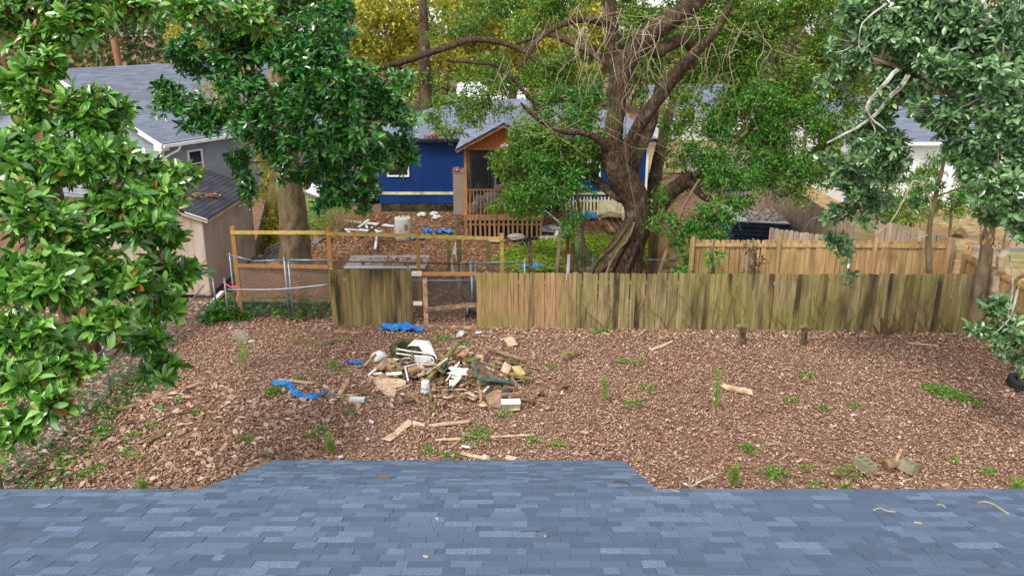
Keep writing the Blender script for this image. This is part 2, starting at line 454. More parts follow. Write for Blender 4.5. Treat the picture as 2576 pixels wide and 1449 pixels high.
def leaf_quads(P, size, asp, flat, rng):
    "folded four-triangle dead leaves lying about points P"
    n = len(P)
    a = rng.uniform(0, 2 * np.pi, n)
    ax = np.stack([np.cos(a), np.sin(a), rng.normal(0, flat, n)], 1)
    ax /= np.linalg.norm(ax, axis=1)[:, None]
    up = np.stack([rng.normal(0, flat, n), rng.normal(0, flat, n), np.ones(n)], 1)
    sd_ = np.cross(up, ax); sd_ /= np.linalg.norm(sd_, axis=1)[:, None]
    nm = np.cross(ax, sd_)
    L = size * rng.uniform(.6, 1.5, n)
    W = L * asp * rng.uniform(.7, 1.2, n)
    cur = rng.uniform(-.1, .25, n)
    t = [(-.5, 0, 0), (-.1, .5, 1), (-.1, -.5, 1), (.25, .36, .8), (.25, -.36, .8), (.5, 0, .3)]
    V = np.stack([P + ax * (L * u)[:, None] + sd_ * (W * s)[:, None] + nm * (L * cur * h)[:, None] for u, s, h in t], 1)
    base = (np.arange(n) * 6)[:, None]
    T = np.concatenate([base + np.array([q]) for q in ((0, 2, 1), (1, 2, 4), (1, 4, 3), (3, 4, 5))])
    return V.reshape(-1, 3), T

def litter(name, label, x0, x1, y0, y1, dens, size, m, asp=.55, ex=None):
    n = int((x1 - x0) * (y1 - y0) * dens)
    P = np.stack([rng.uniform(x0, x1, n), rng.uniform(y0, y1, n)], 1)
    clump = np.sin(P[:, 0] * 1.7 + 1.3 * np.sin(P[:, 1] * 1.9)) * np.sin(P[:, 1] * 2.3 + P[:, 0])
    lowf = np.sin(P[:, 0] * .55 + 2 * np.sin(P[:, 1] * .4)) * np.sin(P[:, 1] * .7 + P[:, 0] * .3)
    P = P[rng.uniform(0, 1, n) < .74 + .16 * clump + .2 * lowf]
    if ex is not None: P = P[ex(P)]
    z = .0 + np.abs(rng.normal(0, .018, len(P)))
    V, T = leaf_quads(np.column_stack([P, z]), size, asp, .28, rng)
    tag(npobj(name, V, T, m), label, 'leaf litter', kind='stuff')
litter('leaf_litter', 'brown dead leaves covering the near yard', -8.9, 12.4, 9.2, 21.95, 760, .047, MT['litter'])
litter('leaf_litter', 'larger curled dead leaves scattered over the near yard', -8.9, 12.4, 9.2, 21.9, 38, .085, MT['litter'], .6)
litter('leaf_litter', 'fine leaf crumbs between the dead leaves', -8.9, 12.4, 9.2, 21.9, 330, .035, MT['litter'], .5)
litter('leaf_litter', 'drift of dead leaves along the foot of the long fence', -.6, 12.3, 20.3, 21.3, 300, .08, MT['litter'], .6)
litter('leaf_litter', 'large tan dead leaves in the left corner of the near yard', -9.4, -3.0, 9.0, 17.5, 60, .17, MT['litter'], .4)
litter('leaf_litter', 'yellowish brown dead leaves behind the board fence', -9.0, 10.4, 21.6, 35.8, 170, .1, MT['litter2'],
       ex=lambda P: ~((P[:, 0] > -1.9) & (P[:, 0] < 1.3) & (P[:, 1] > 30.8)))
litter('leaf_litter', 'dead leaves under the magnolia left of the wire fence', -16, -9.0, 10, 23.6, 300, .1, MT['litter'])

# ------------------------------------------------------------------ near house with the shingled roof
def near_house():
    t = thing('house', 'near single storey house, its blue grey shingled roof filling the bottom of the picture', 'house', (0, 3, 0))
    s1, s2 = math.radians(18), math.radians(22.8)
    EY, EZ = 7.02, 3.54
    up1 = Vector((0, -math.cos(s1), math.sin(s1))); n1 = Vector((0, math.sin(s1), math.cos(s1)))
    dn2 = Vector((0, math.cos(s2), -math.sin(s2))); n2 = Vector((0, math.sin(s2), math.cos(s2)))
    E = Vector((0, EY, EZ))
    XL, XR, LEN = -7.5, 7.5, 7.6
    XA, XB, L2 = -2.98, 1.38, 2.40
    b = MB()
    b.prism([E + Vector((XL, 0, 0)), E + Vector((XR, 0, 0)), E + Vector((XR, 0, 0)) + up1 * LEN, E + Vector((XL, 0, 0)) + up1 * LEN], n1 * -.05)
    roof = b.build('roof', MT['underlay'], t)
    H = E + Vector((0, .03, -.012))
    b = MB()
    b.prism([H + Vector((XA, 0, 0)), H + Vector((XB, 0, 0)), H + Vector((XB, 0, 0)) + dn2 * L2, H + Vector((XA, 0, 0)) + dn2 * L2], n2 * -.05)
    ext = b.build('porch_roof', MT['underlay'], t)
    RG = E + up1 * LEN
    back = Vector((0, -math.cos(s1), -math.sin(s1)))
    nb = Vector((0, -math.sin(s1), math.cos(s1)))
    b = MB(); b.prism([RG + Vector((XL, 0, 0)), RG + Vector((XR, 0, 0)), RG + Vector((XR, 0, 0)) + back * LEN, RG + Vector((XL, 0, 0)) + back * LEN], nb * -.05)
    b.build('back_roof', MT['darkroof'], t)
    MB().span(XL + .4, XR - .4, -7, 6.5, 0, 3.45).build('wall', MT['greysiding'], t)
    for xa_, xb_ in ((XL, XA - .01), (XB + .01, XR)):
        MB().span(xa_, xb_, EY - .05, EY - .02, EZ - .2, EZ - .035).build('fascia', MT['fascia'], t)
    fe = H + dn2 * L2
    b = MB(); b.span(XA, XB, fe.y - .05, fe.y - .02, fe.z - .2, fe.z - .035)
    for x in (XA + .2, -.8, XB - .2): b.span(x - .05, x + .05, fe.y - .2, fe.y - .1, 0, fe.z - .03)
    b.build('porch_frame', MT['fascia'], t)
    # shingles: unit wedge x 0..1, y up the slope 0..1, z butt thickness
    th = .009
    uv = [(0,0,-.004),(1,0,-.004),(1,1,-.004),(0,1,-.004),(0,0,th),(1,0,th),(1,1,.0008),(0,1,.0008)]
    uf = [(4,5,6),(4,6,7),(0,1,5),(0,5,4),(1,2,6),(1,6,5),(3,0,4),(3,4,7)]
    tabs = []
    def course(org, upv, nv, xa, xb, nrow, ex, par):
        for r in range(nrow):
            x = xa - R.uniform(0, .2)
            while x < xb:
                w = R.choice((.09, .12, .15, .18, .2, .23, .27, .32)) * R.uniform(.85, 1.15)
                x0, x1 = max(x, xa), min(x + w - .002, xb)
                if x1 - x0 > .02:
                    o = org + Vector((x0, 0, 0)) + upv * (r * ex + R.uniform(-.003, .003)) + nv * (R.choice((.0, .002, .0045)) + .004)
                    tabs.append((o, Vector((x1 - x0, 0, 0)), upv * (ex + .006), nv, par))
                x += w
    course(E - up1 * .02, up1, n1, XL, XR, 53, .1445, roof)
    e0 = H + dn2 * (L2 + .015)
    course(e0, -dn2, n2, XA - .02, XB + .02, 17, .1415, ext)
    C = np.array([o + a / 2 + u / 2 for o, a, u, n, p in tabs])
    px, py, zc = proj(C)
    A = np.array([a.length for o, a, u, n, p in tabs]) / np.maximum(zc, .1) ** 2
    A[(zc < .3) | (px < 20) | (px > 2556) | (py > 1440)] = 0
    pick = set(np.argsort(-A)[:300].tolist())
    proto = bpy.data.meshes.new('shingle')
    proto.from_pydata(uv, [], uf); proto.materials.append(MT['shingle'])
    UV = np.array(uv); UF = np.array(uf)
    rest = {id(roof): ([], roof), id(ext): ([], ext)}
    for i, (o, a, u, n, p) in enumerate(tabs):
        if i in pick:
            ob = bpy.data.objects.new('shingle', proto)
            off = o - WL[p.name]
            m = Matrix.Identity(4)
            m.col[0][:3] = a; m.col[1][:3] = u; m.col[2][:3] = n
            m.col[3][:3] = off
            ob.matrix_basis = m
            reg(ob, p, o)
        else:
            rest[id(p)][0].append(np.array(o)[None] + UV[:, :1] * np.array(a) + UV[:, 1:2] * np.array(u) + UV[:, 2:] * np.array(n))
    for lst, p in rest.values():
        k = len(lst)
        V = np.concatenate(lst)
        T = np.concatenate([UF + 8 * j for j in range(k)])
        tag(npobj('shingle_courses', V, T, MT['shingle'], p), kind='stuff')
    def onroof(x, y):
        d = ray(x, y); c = Vector((0, 0, CAMZ))
        for o, n, e in ((H, n2, 1), (E, n1, 0)):
            tt = (o - c).dot(n) / d.dot(n)
            p = c + d * tt
            if (e and p.y > EY and XA < p.x < XB) or (not e): return p + n * .018
    return onroof
onroof = near_house()

# twigs and debris lying on the near roof
for lab, pts, r in (
    ('long curved twig on the roof at the far right', [(2462,1270),(2478,1267),(2500,1274),(2520,1287),(2536,1297)], .010),
    ('forked white twig on the roof right of the porch roof', [(2198,1288),(2214,1283),(2232,1290),(2252,1293)], .006),
    ('short hooked twig on the roof near the right edge', [(2358,1275),(2368,1274),(2378,1281)], .008),
    ('pale stub of wood lying on the right of the roof', [(2300,1319),(2320,1322)], .010),
    ('twig with a brown tuft on the porch roof corner', [(1545,1215),(1565,1214),(1580,1220),(1586,1227)], .007),
    ('thin reddish twig on the roof below the porch roof corner', [(1596,1241),(1652,1242)], .006),
    ('small grey twig at the inner corner of the roof', [(1688,1236),(1706,1242)], .008),
    ('little pale forked chip low in the middle of the roof', [(1066,1404),(1076,1408),(1074,1404)], .008),
    ('tiny tan chip in the middle of the roof', [(1098,1308),(1102,1311)], .009),
    ('thin reddish straw low on the roof', [(1310,1342),(1360,1341)], .005),
    ('curled orange leaf scrap on the roof', [(1370,1352),(1372,1357),(1374,1352)], .006),
    ('brown leaf scrap on the porch roof edge', [(1140,1166),(1150,1166)], .012),
    ('reddish bits of straw on the porch roof', [(950,1204),(985,1207)], .010)):
    P = [onroof(*p) for p in pts]
    b = MB(); q, rr = smooth_path(P, [r] * len(P), 3) if len(P) > 2 else (P, [r] * len(P))
    b.tube(q, rr, 6)
    tag(b.build('twig', MT['twig'] if 'brown' not in lab and 'red' not in lab else MT['vine'], wloc=P[0]), lab, 'twig', 'twigs and scraps on the near roof')

# ------------------------------------------------------------------ generic building blocks
def roof_plane(t, name, m, a, b, c, d, course=.145, thick=.05, rows=True):
    "a,b eave ends; c,d ridge ends (c above b). overlapping shingle courses as real steps"
    a, b, c, d = map(Vector, (a, b, c, d))
    nrm = (b - a).cross(d - a).normalized()
    if nrm.z < 0: nrm = -nrm
    L = ((d - a).length + (c - b).length) / 2
    n = max(3, int(L / course))
    bb = MB()
    for i in range(n):
        f0, f1 = i / n, min(1, (i + 1.08) / n)
        p0, p1 = a.lerp(d, f0), b.lerp(c, f0)
        q0, q1 = a.lerp(d, f1), b.lerp(c, f1)
        w = (p1 - p0).length
        k = max(1, int(w / .6))
        for j in range(k):
            g0, g1 = j / k, (j + 1) / k
            bb.add([p0.lerp(p1, g0) + nrm * .012, p0.lerp(p1, g1) + nrm * .012, q0.lerp(q1, g1) + nrm * .002, q0.lerp(q1, g0) + nrm * .002,
                    p0.lerp(p1, g0) - nrm * .01, p0.lerp(p1, g1) - nrm * .01], [(0,1,2,3),(4,5,1,0)])
    o = bb.build(name, m, t)
    MB().prism([a - nrm * .012, b - nrm * .012, c - nrm * .012, d - nrm * .012], nrm * -thick).build('roof_deck', MT['underlay'], o)
    return o

def window(t, x0, x1, z0, z1, y, face=-1, ydir=None, mw='whitepaint'):
    fr = MB()
    w = .07
    fr.span(x0 - w, x1 + w, y - .05, y + .0, z1, z1 + w); fr.span(x0 - w, x1 + w, y - .06, y + .0, z0 - w, z0)
    fr.span(x0 - w, x0, y - .05, y, z0, z1); fr.span(x1, x1 + w, y - .05, y, z0, z1)
    zm = (z0 + z1) / 2
    fr.span(x0, x1, y - .04, y, zm - .025, zm + .025)
    f = fr.build('window', MT[mw], t)
    MB().span(x0, x1, y - .02, y - .012, z0, zm - .025).build('pane', MT['glass'], f)
    MB().span(x0, x1, y - .03, y - .022, zm + .025, z1).build('pane', MT['glass'], f)

# ------------------------------------------------------------------ blue house with porch
def blue_house():
    W = 36.0
    t = thing('blue_house', 'navy blue house with grey hip roof and screened wooden porch', 'house', (0, W, 0))
    X0, X1 = -5.85, 5.85
    b = MB()
    x = X0
    while x < X1 - .01:
        x1 = min(x + .105, X1)
        b.span(x, x1 - .012, W, W + .03, .36, 3.2)
        x = x1
    b.span(X0, X1, W + .02, W + .2, .36, 3.2)
    b.span(X0, X0 + .2, W + .2, 45, .36, 3.2); b.span(X1 - .2, X1, W + .2, 45, .36, 3.2); b.span(X0 + .2, X1 - .2, 44.8, 45, .36, 3.2)
    b.build('wall', MT['bluewall'], t)
    b = MB()
    for r in range(5):
        x = X0 + .05 - (.11 if r % 2 else 0)
        while x < X1 - .05:
            if not (-3.15 < x < -2.45 and 1 <= r <= 3):
                b.span(max(x, X0 + .05), min(x + .21, X1 - .05), W + .02, W + .1, r * .072 - .02, r * .072 + .043)
            x += .22
    b.span(X0 + .06, -3.1, W + .04, W + .15, -.05, .355); b.span(-2.4, X1 - .06, W + .04, W + .15, -.05, .355)
    b.build('foundation', MT['brick'], t)
    b = MB()
    for i in range(6): b.span(-3.06 + i * .11, -3.01 + i * .11, W + .03, W + .06, .05, .3)
    b.build('vent', MT['brick'], t)
    MB().span(-3.15, -2.35, W + .1, W + .14, .0, .35).build('vent_back', MT['black'], t)
    b = MB(); b.span(X0, -1.95, W - .035, W - .003, .76, .88); b.span(1.3, X1, W - .035, W - .003, .76, .88)
    b.build('trim_band', MT['creampaint'], t)
    b = MB(); b.span(X1 - .02, X1 + .08, W - .03, W + .08, .36, 3.2); b.build('corner_board', MT['whitepaint'], t)
    window(t, -5.38, -4.56, 1.62, 2.85, W - .004)
    window(t, 3.1, 3.8, 1.55, 2.85, W - .004)
    # hip roof
    E0, E1, Y0, Y1, ZE, ZR = -6.2, 6.2, 35.65, 45.4, 3.24, 4.5
    ym = 40.5; r0, r1 = -1.95, 2.2
    roof_plane(t, 'roof', MT['houseroof'], (E0, Y0, ZE), (E1, Y0, ZE), (r1, ym, ZR), (r0, ym, ZR))
    roof_plane(t, 'side_roof', MT['houseroof'], (E0, Y1, ZE), (E0, Y0, ZE), (r0, ym, ZR), (r0, ym + .01, ZR))
    roof_plane(t, 'side_roof', MT['houseroof'], (E1, Y0, ZE), (E1, Y1, ZE), (r1, ym + .01, ZR), (r1, ym, ZR))
    roof_plane(t, 'rear_roof', MT['houseroof'], (E1, Y1, ZE), (E0, Y1, ZE), (r0, ym, ZR), (r1, ym, ZR))
    MB().span(E0, E1, Y0 - .09, Y0 - .01, ZE - .14, ZE - .02).build('gutter', MT['black'], t)
    # porch
    PX0, PX1, PY = -1.80, 1.16, 31.0
    PM = -.30
    DZ = .96
    b = MB(); b.span(PX0, PX1, PY + .06, W - .04, DZ - .06, DZ); b.build('porch_floor', MT['porchwood'], t)
    b = MB(); b.span(PX0 - .05, PX1 + .05, PY - .03, PY + .05, DZ - .22, DZ - .005); b.span(PX0 - .05, PX0 + .02, PY + .05, W - .04, DZ - .22, DZ - .065)
    b.build('porch_beam', MT['skirtwood'], t)
    for x in (PX0 + .05, -.235, PX1 - .05):
        MB().span(x - .05, x + .05, PY, PY + .1, DZ, 3.42).build('porch_post', MT['porchwood'], t)
    MB().span(PX0 + .0, PX0 + .1, PY + 2.3, PY + 2.4, DZ, 3.42).build('porch_post', MT['porchwood'], t)
    b = MB(); b.span(PX0, PX1, PY - .01, PY + .11, 3.42, 3.52); b.span(PX0, PX0 + .1, PY + .11, W - .05, 3.42, 3.52); b.span(PX1 - .1, PX1, PY + .11, W - .05, 3.42, 3.52)
    b.build('porch_header', MT['porchwood'], t)
    apex = 4.38
    MB().prism([(PX0, PY + .03, 3.52), (PX1, PY + .03, 3.52), (PM, PY + .03, apex - .08)], (0, .03, 0)).build('gable_panel', MT['gableply'], t)
    OL, OR = PX0 - .28, PX1 + .28
    zr = 3.44
    for xo in (OL, OR):
        b = MB(); b.beam((xo, PY - .3, zr - .03), (PM, PY - .3, apex - .03), .04, .12, up=(0, 0, 1)); b.build('rake_board', MT['porchwood'], t)
    roof_plane(t, 'porch_roof', MT['houseroof'], (OL, 36.9, zr + .05), (OL, PY - .34, zr + .05), (PM, PY - .34, apex + .07), (PM, 39.5, apex + .07))
    roof_plane(t, 'porch_roof', MT['houseroof'], (OR, PY - .34, zr + .05), (OR, 36.9, zr + .05), (PM, 39.5, apex + .07), (PM, PY - .34, apex + .07))
    # railing and balusters, front
    MB().span(PX0 + .1, PX1 - .1, PY + .02, PY + .09, DZ + .92, DZ + .98).build('hand_rail', MT['skirtwood'], t)
    x = PX0 + .2
    while x < PX1 - .15:
        if abs(x + .235) > .09:
            MB().span(x - .018, x + .018, PY + .035, PY + .075, DZ, DZ + .92).build('baluster', MT['skirtwood'], t)
        x += .135
    # skirt slats
    n = 17
    for i in range(n):
        x = PX0 + .04 + i * (PX1 - PX0 - .08) / (n - 1)
        dz = R.uniform(-.02, .02)
        b = MB()
        b.beam((x + R.uniform(-.03, .03), PY - .045, -.02), (x, PY - .045, DZ - .235), .085, .022, up=(0, 1, 0))
        b.build('skirt_slat', MT['skirtwood'], t)
    MB().span(PX0, PX1, PY - .022, PY - .002, DZ - .42, DZ - .34).build('skirt_rail', MT['skirtwood'], t)
    MB().span(PX0 + .1, PX1 - .1, PY + .5, PY + .55, 0, DZ - .1).build('added_skirt_shade', MT['black'], t)  # black sheet added to stand in for the shade under the porch
    # screens
    for xa, xb in ((PX0 + .1, -.285), (-.185, PX1 - .1)):
        MB().span(xa, xb, PY + .052, PY + .056, DZ, 3.42).build('screen', MT['screen'], t)
    # doors at the back of the porch
    b = MB(); b.span(PX0 - .1, PX1 + .1, W - .03, W - .008, DZ, 3.3); b.build('porch_back_wall', MT['darkroom'], t)
    for dx in (-.78, -.05):
        d = MB(); x0, x1, z0, z1 = dx, dx + .68, DZ + .02, DZ + 2.1; y = W - .1
        d.span(x0, x0 + .1, y, y + .05, z0, z1); d.span(x1 - .1, x1, y, y + .05, z0, z1); d.span(x0 + .1, x1 - .1, y, y + .05, z1 - .12, z1); d.span(x0 + .1, x1 - .1, y, y + .05, z0, z0 + .25)
        door = d.build('door', MT['whitepaint'], t)
        MB().span(x0 + .1, x1 - .1, y + .02, y + .03, z0 + .25, z1 - .12).build('pane', MT['glass'], door)
        m = MB()
        for k in (1, 2): m.span(x0 + .1 + k * .16 - .012, x0 + .1 + k * .16 + .012, y + .002, y + .018, z0 + .25, z1 - .12)
        for k in range(1, 5): m.span(x0 + .1, x1 - .1, y + .004, y + .019, z0 + .25 + k * .345 - .01, z0 + .25 + k * .345 + .01)
        m.build('muntins', MT['whitepaint'], door)
    return PX0, PX1, PY, DZ
PX0, PX1, PY, DZ = blue_house()

def floodlight():
    p = Q(1272, 365, 30.9)
    t = thing('floodlight', 'white twin floodlight above the middle porch post', 'light', p)
    MB().box(p, (.12, .06, .12)).build('mount', MT['whitepaint'], t)
    for s in (-1, 1):
        m = Matrix.Rotation(math.radians(50 * s), 3, 'Z') @ Matrix.Rotation(math.radians(110), 3, 'X')
        MB().lathe(p + Vector((s * .06, -.06, 0)), [(.001, 0), (.03, 0), (.06, .12), (.055, .13), (.001, .11)], 12, m).build('lamp_head', MT['whitepaint'], t, True)
floodlight()

def porch_contents():
    p = Vector((-1.25, 33.6, DZ))
    t = thing('cooker', 'dark appliance standing on the porch behind the left screen', 'appliance', p)
    b = MB(); b.box(p + Vector((0, 0, .85)), (.8, .65, 1.7)); b.build('body', MT['black'], t)
    MB().box(p + Vector((0, 0, 1.72)), (.84, .69, .04)).build('top', MT['darkroom'], t)
    MB().box(p + Vector((.3, -.34, 1.0)), (.03, .03, .5)).build('handle', MT['chrome'], t)
    p = Vector((-1.2, 32.3, DZ))
    t = thing('kettle_grill', 'round covered grill on the porch before the dark appliance', 'grill', p)
    MB().lathe(p, [(.05, .5), (.25, .6), (.3, .75), (.29, .85), (.2, .98), (.05, 1.03), (.001, 1.03)], 16).build('lid', MT['black'], t, True)
    for a in (.5, 2.6, 4.7):
        MB().tube([p + Vector((math.cos(a) * .15, math.sin(a) * .15, .55)), p + Vector((math.cos(a) * .3, math.sin(a) * .3, 0))], .015, 6).build('leg', MT['chrome'], t)
    for i, (x, y, s, lab) in enumerate(((-1.25, 31.55, .22, 'white trash bag behind the left half of the porch railing'), (-.75, 31.7, .27, 'larger white trash bag on the porch left of the middle post'),
                                        (.2, 31.6, .2, 'grey white trash bag behind the right half of the porch railing'))):
        blob('trash_bag', lab, 'bag', Vector((x, y, DZ)), (s * 1.3, s, s * 1.4), MT['whiteplastic'], .3)

def blob(name, label, cat, base, rad, m, rough=.2, group=None, seg=14):
    "crumpled rounded lump resting on base"
    b = MB()
    rows = 8
    vs = []
    for i in range(rows + 1):
        a = math.pi * i / rows
        for k in range(seg):
            c = 2 * math.pi * k / seg
            f = 1 + R.uniform(-rough, rough)
            z = max(0, (1 - math.cos(a)) / 2 * 2 * rad[2] * (1 if i else 0)) if i < rows else 2 * rad[2] * (1 + R.uniform(-.05, .05))
            r = math.sin(a) * .92 + .08
            vs.append(base + Vector((math.cos(c) * rad[0] * r * f, math.sin(c) * rad[1] * r * f, z * (1 + R.uniform(-rough, rough) * .3))))
    fs = []
    for i in range(rows):
        for k in range(seg):
            p, q = i * seg + k, i * seg + (k + 1) % seg
            fs.append((p, q, q + seg, p + seg))
    fs.append(tuple(reversed(range(seg)))); fs.append(tuple(rows * seg + k for k in range(seg)))
    b.add(vs, fs)
    return tag(b.build(name, m, wloc=base), label, cat, group)
porch_contents()

def closet():
    p = Vector((-2.12, 33.4, 0))
    t = thing('utility_closet', 'tall tan metal closet between blue wall and porch', 'cabinet', p)
    MB().span(-2.37, -1.87, 33.0, 33.8, .52, 2.2).build('body', MT['cabinet'], t)
    for x in (-2.3, -1.94):
        MB().span(x - .03, x + .03, 33.05, 33.11, 0, .52).build('leg', MT['steel'], t)
        MB().span(x - .03, x + .03, 33.66, 33.72, 0, .52).build('leg', MT['steel'], t)
    MB().span(-2.39, -1.85, 32.98, 33.82, 2.2, 2.23).build('top', MT['cabinet'], t)
    n = 260
    P = np.column_stack([rng.uniform(-2.38, -1.86, n), rng.uniform(33, 33.8, n), 2.24 + np.abs(rng.normal(0, .04, n))])
    V, T = leaf_quads(P, .1, .55, .4, rng)
    tag(npobj('leaf_heap', V, T, MT['litter']), 'heap of dead leaves on top of the tan closet', 'leaf litter', kind='stuff')
closet()
def roof_leaves(name_lab, pts, n, size):
    P = []
    for _ in range(n):
        a = R.choice(pts)
        P.append((a[0] + R.gauss(0, a[3]), a[1] + R.gauss(0, a[3] * .6), a[2] + abs(R.gauss(0, .03))))
    V, T = leaf_quads(np.array(P), size, .4, .4, rng)
    tag(npobj('leaf_heap', V, T, MT['litter2']), name_lab, 'leaf litter', kind='stuff')
roof_leaves('heap of brown leaves and straw on the blue house eave', [(-3.2, 35.9, 3.32, .3), (-2.9, 36.1, 3.38, .25), (-3.5, 35.8, 3.3, .2)], 300, .12)
roof_leaves('line of dead leaves in the valley of the porch roof', [(-1.9 + .09 * i, 36.3 + i * .14, 3.58 + i * .05, .07) for i in range(14)], 260, .09)

# ------------------------------------------------------------------ tan shed
def shed():
    t = thing('shed', 'tan wooden garden shed with charcoal shingle roof behind the magnolia', 'shed', (-11.4, 24, 0))
    X0, X1, Y0, Y1 = -13.8, -9.08, 23.7, 28.4
    XM = (X0 + X1) / 2; ze, zr = 2.5, 3.3
    b = MB()
    x = X0
    while x < X1 - .01:
        x1 = min(x + .2, X1)
        za = ze + (zr - ze) * (1 - abs((x + x1) / 2 - XM) / (XM - X0))
        b.span(x, x1 - .008, Y0, Y0 + .03, .12, za - .02)
        x = x1
    b.prism([(X0, Y0 + .02, .12), (X1, Y0 + .02, .12), (X1, Y0 + .02, ze), (XM, Y0 + .02, zr - .02), (X0, Y0 + .02, ze)], (0, .06, 0))
    b.build('front_wall', MT['tan'], t)
    b = MB(); y = Y0 + .09
    while y < Y1 - .01:
        y1 = min(y + .2, Y1)
        b.span(X1 - .03, X1, y, y1 - .008, .12, ze); y = y1
    b.span(X1 - .08, X1 - .02, Y0 + .09, Y1, .12, ze)
    b.build('side_wall', MT['tan'], t)
    MB().span(X0, X0 + .05, Y0 + .09, Y1, .12, ze).build('side_wall', MT['tan'], t)
    MB().prism([(X0, Y1, .12), (X1, Y1, .12), (X1, Y1, ze), (XM, Y1, zr - .02), (X0, Y1, ze)], (0, -.05, 0)).build('rear_wall', MT['tan'], t)
    MB().span(X1 - .14, X1 + .012, Y0 - .02, Y0 - .001, .1, ze - .03).build('corner_trim', MT['tan'], t)
    MB().span(X1 + .001, X1 + .02, Y0 - .02, Y0 + .1, .1, ze - .03).build('corner_trim', MT['tan'], t)
    sl = (zr - ze) / (X1 - XM)
    xe, z_e = X1 + .22, ze - .22 * sl + .05
    roof_plane(t, 'roof', MT['darkroof'], (xe, Y0 - .15, z_e), (xe, Y1 + .2, z_e), (XM, Y1 + .2, zr + .06), (XM, Y0 - .15, zr + .06), .17)
    xw = X0 - .22
    roof_plane(t, 'roof', MT['darkroof'], (xw, Y1 + .2, z_e), (xw, Y0 - .15, z_e), (XM, Y0 - .15, zr + .06), (XM, Y1 + .2, zr + .06), .17)
    for xx in (xe, xw):
        b = MB(); b.beam((xx, Y0 - .13, z_e - .085), (XM, Y0 - .13, zr - .025), .03, .1, up=(0, 0, 1)); b.build('rake_board', MT['tan'], t)
        b = MB(); b.beam((xx, Y0 - .16, z_e - .015), (XM, Y0 - .16, zr + .045), .02, .03, up=(0, 0, 1)); b.build('drip_edge', MT['whitepaint'], t)
    MB().span(xe - .03, xe + .005, Y0 - .1, Y1 + .18, z_e - .13, z_e - .035).build('fascia', MT['tan'], t)
    for x in (X0 + .3, XM, X1 - .3):
        for y in (Y0 + .25, Y1 - .3):
            MB().span(x - .2, x + .2, y - .1, y + .1, 0, .12).build('pier', MT['cinder'], t)
shed()
roof_leaves('heap of dead leaves on the charcoal shed roof', [(-9.75, 25.6, 2.72, .18), (-9.55, 25.9, 2.68, .2), (-9.95, 25.2, 2.78, .15)], 420, .12)
b = MB(); b.tube([Vector((-9.9, 25.5, 2.83)), Vector((-9.45, 25.9, 2.72))], [.05, .035], 8)
tag(b.build('branch_piece', MT['mosswood'], wloc=(-9.7, 25.7, 2.8)), 'mossy piece of branch in the leaves on the shed roof', 'branch')

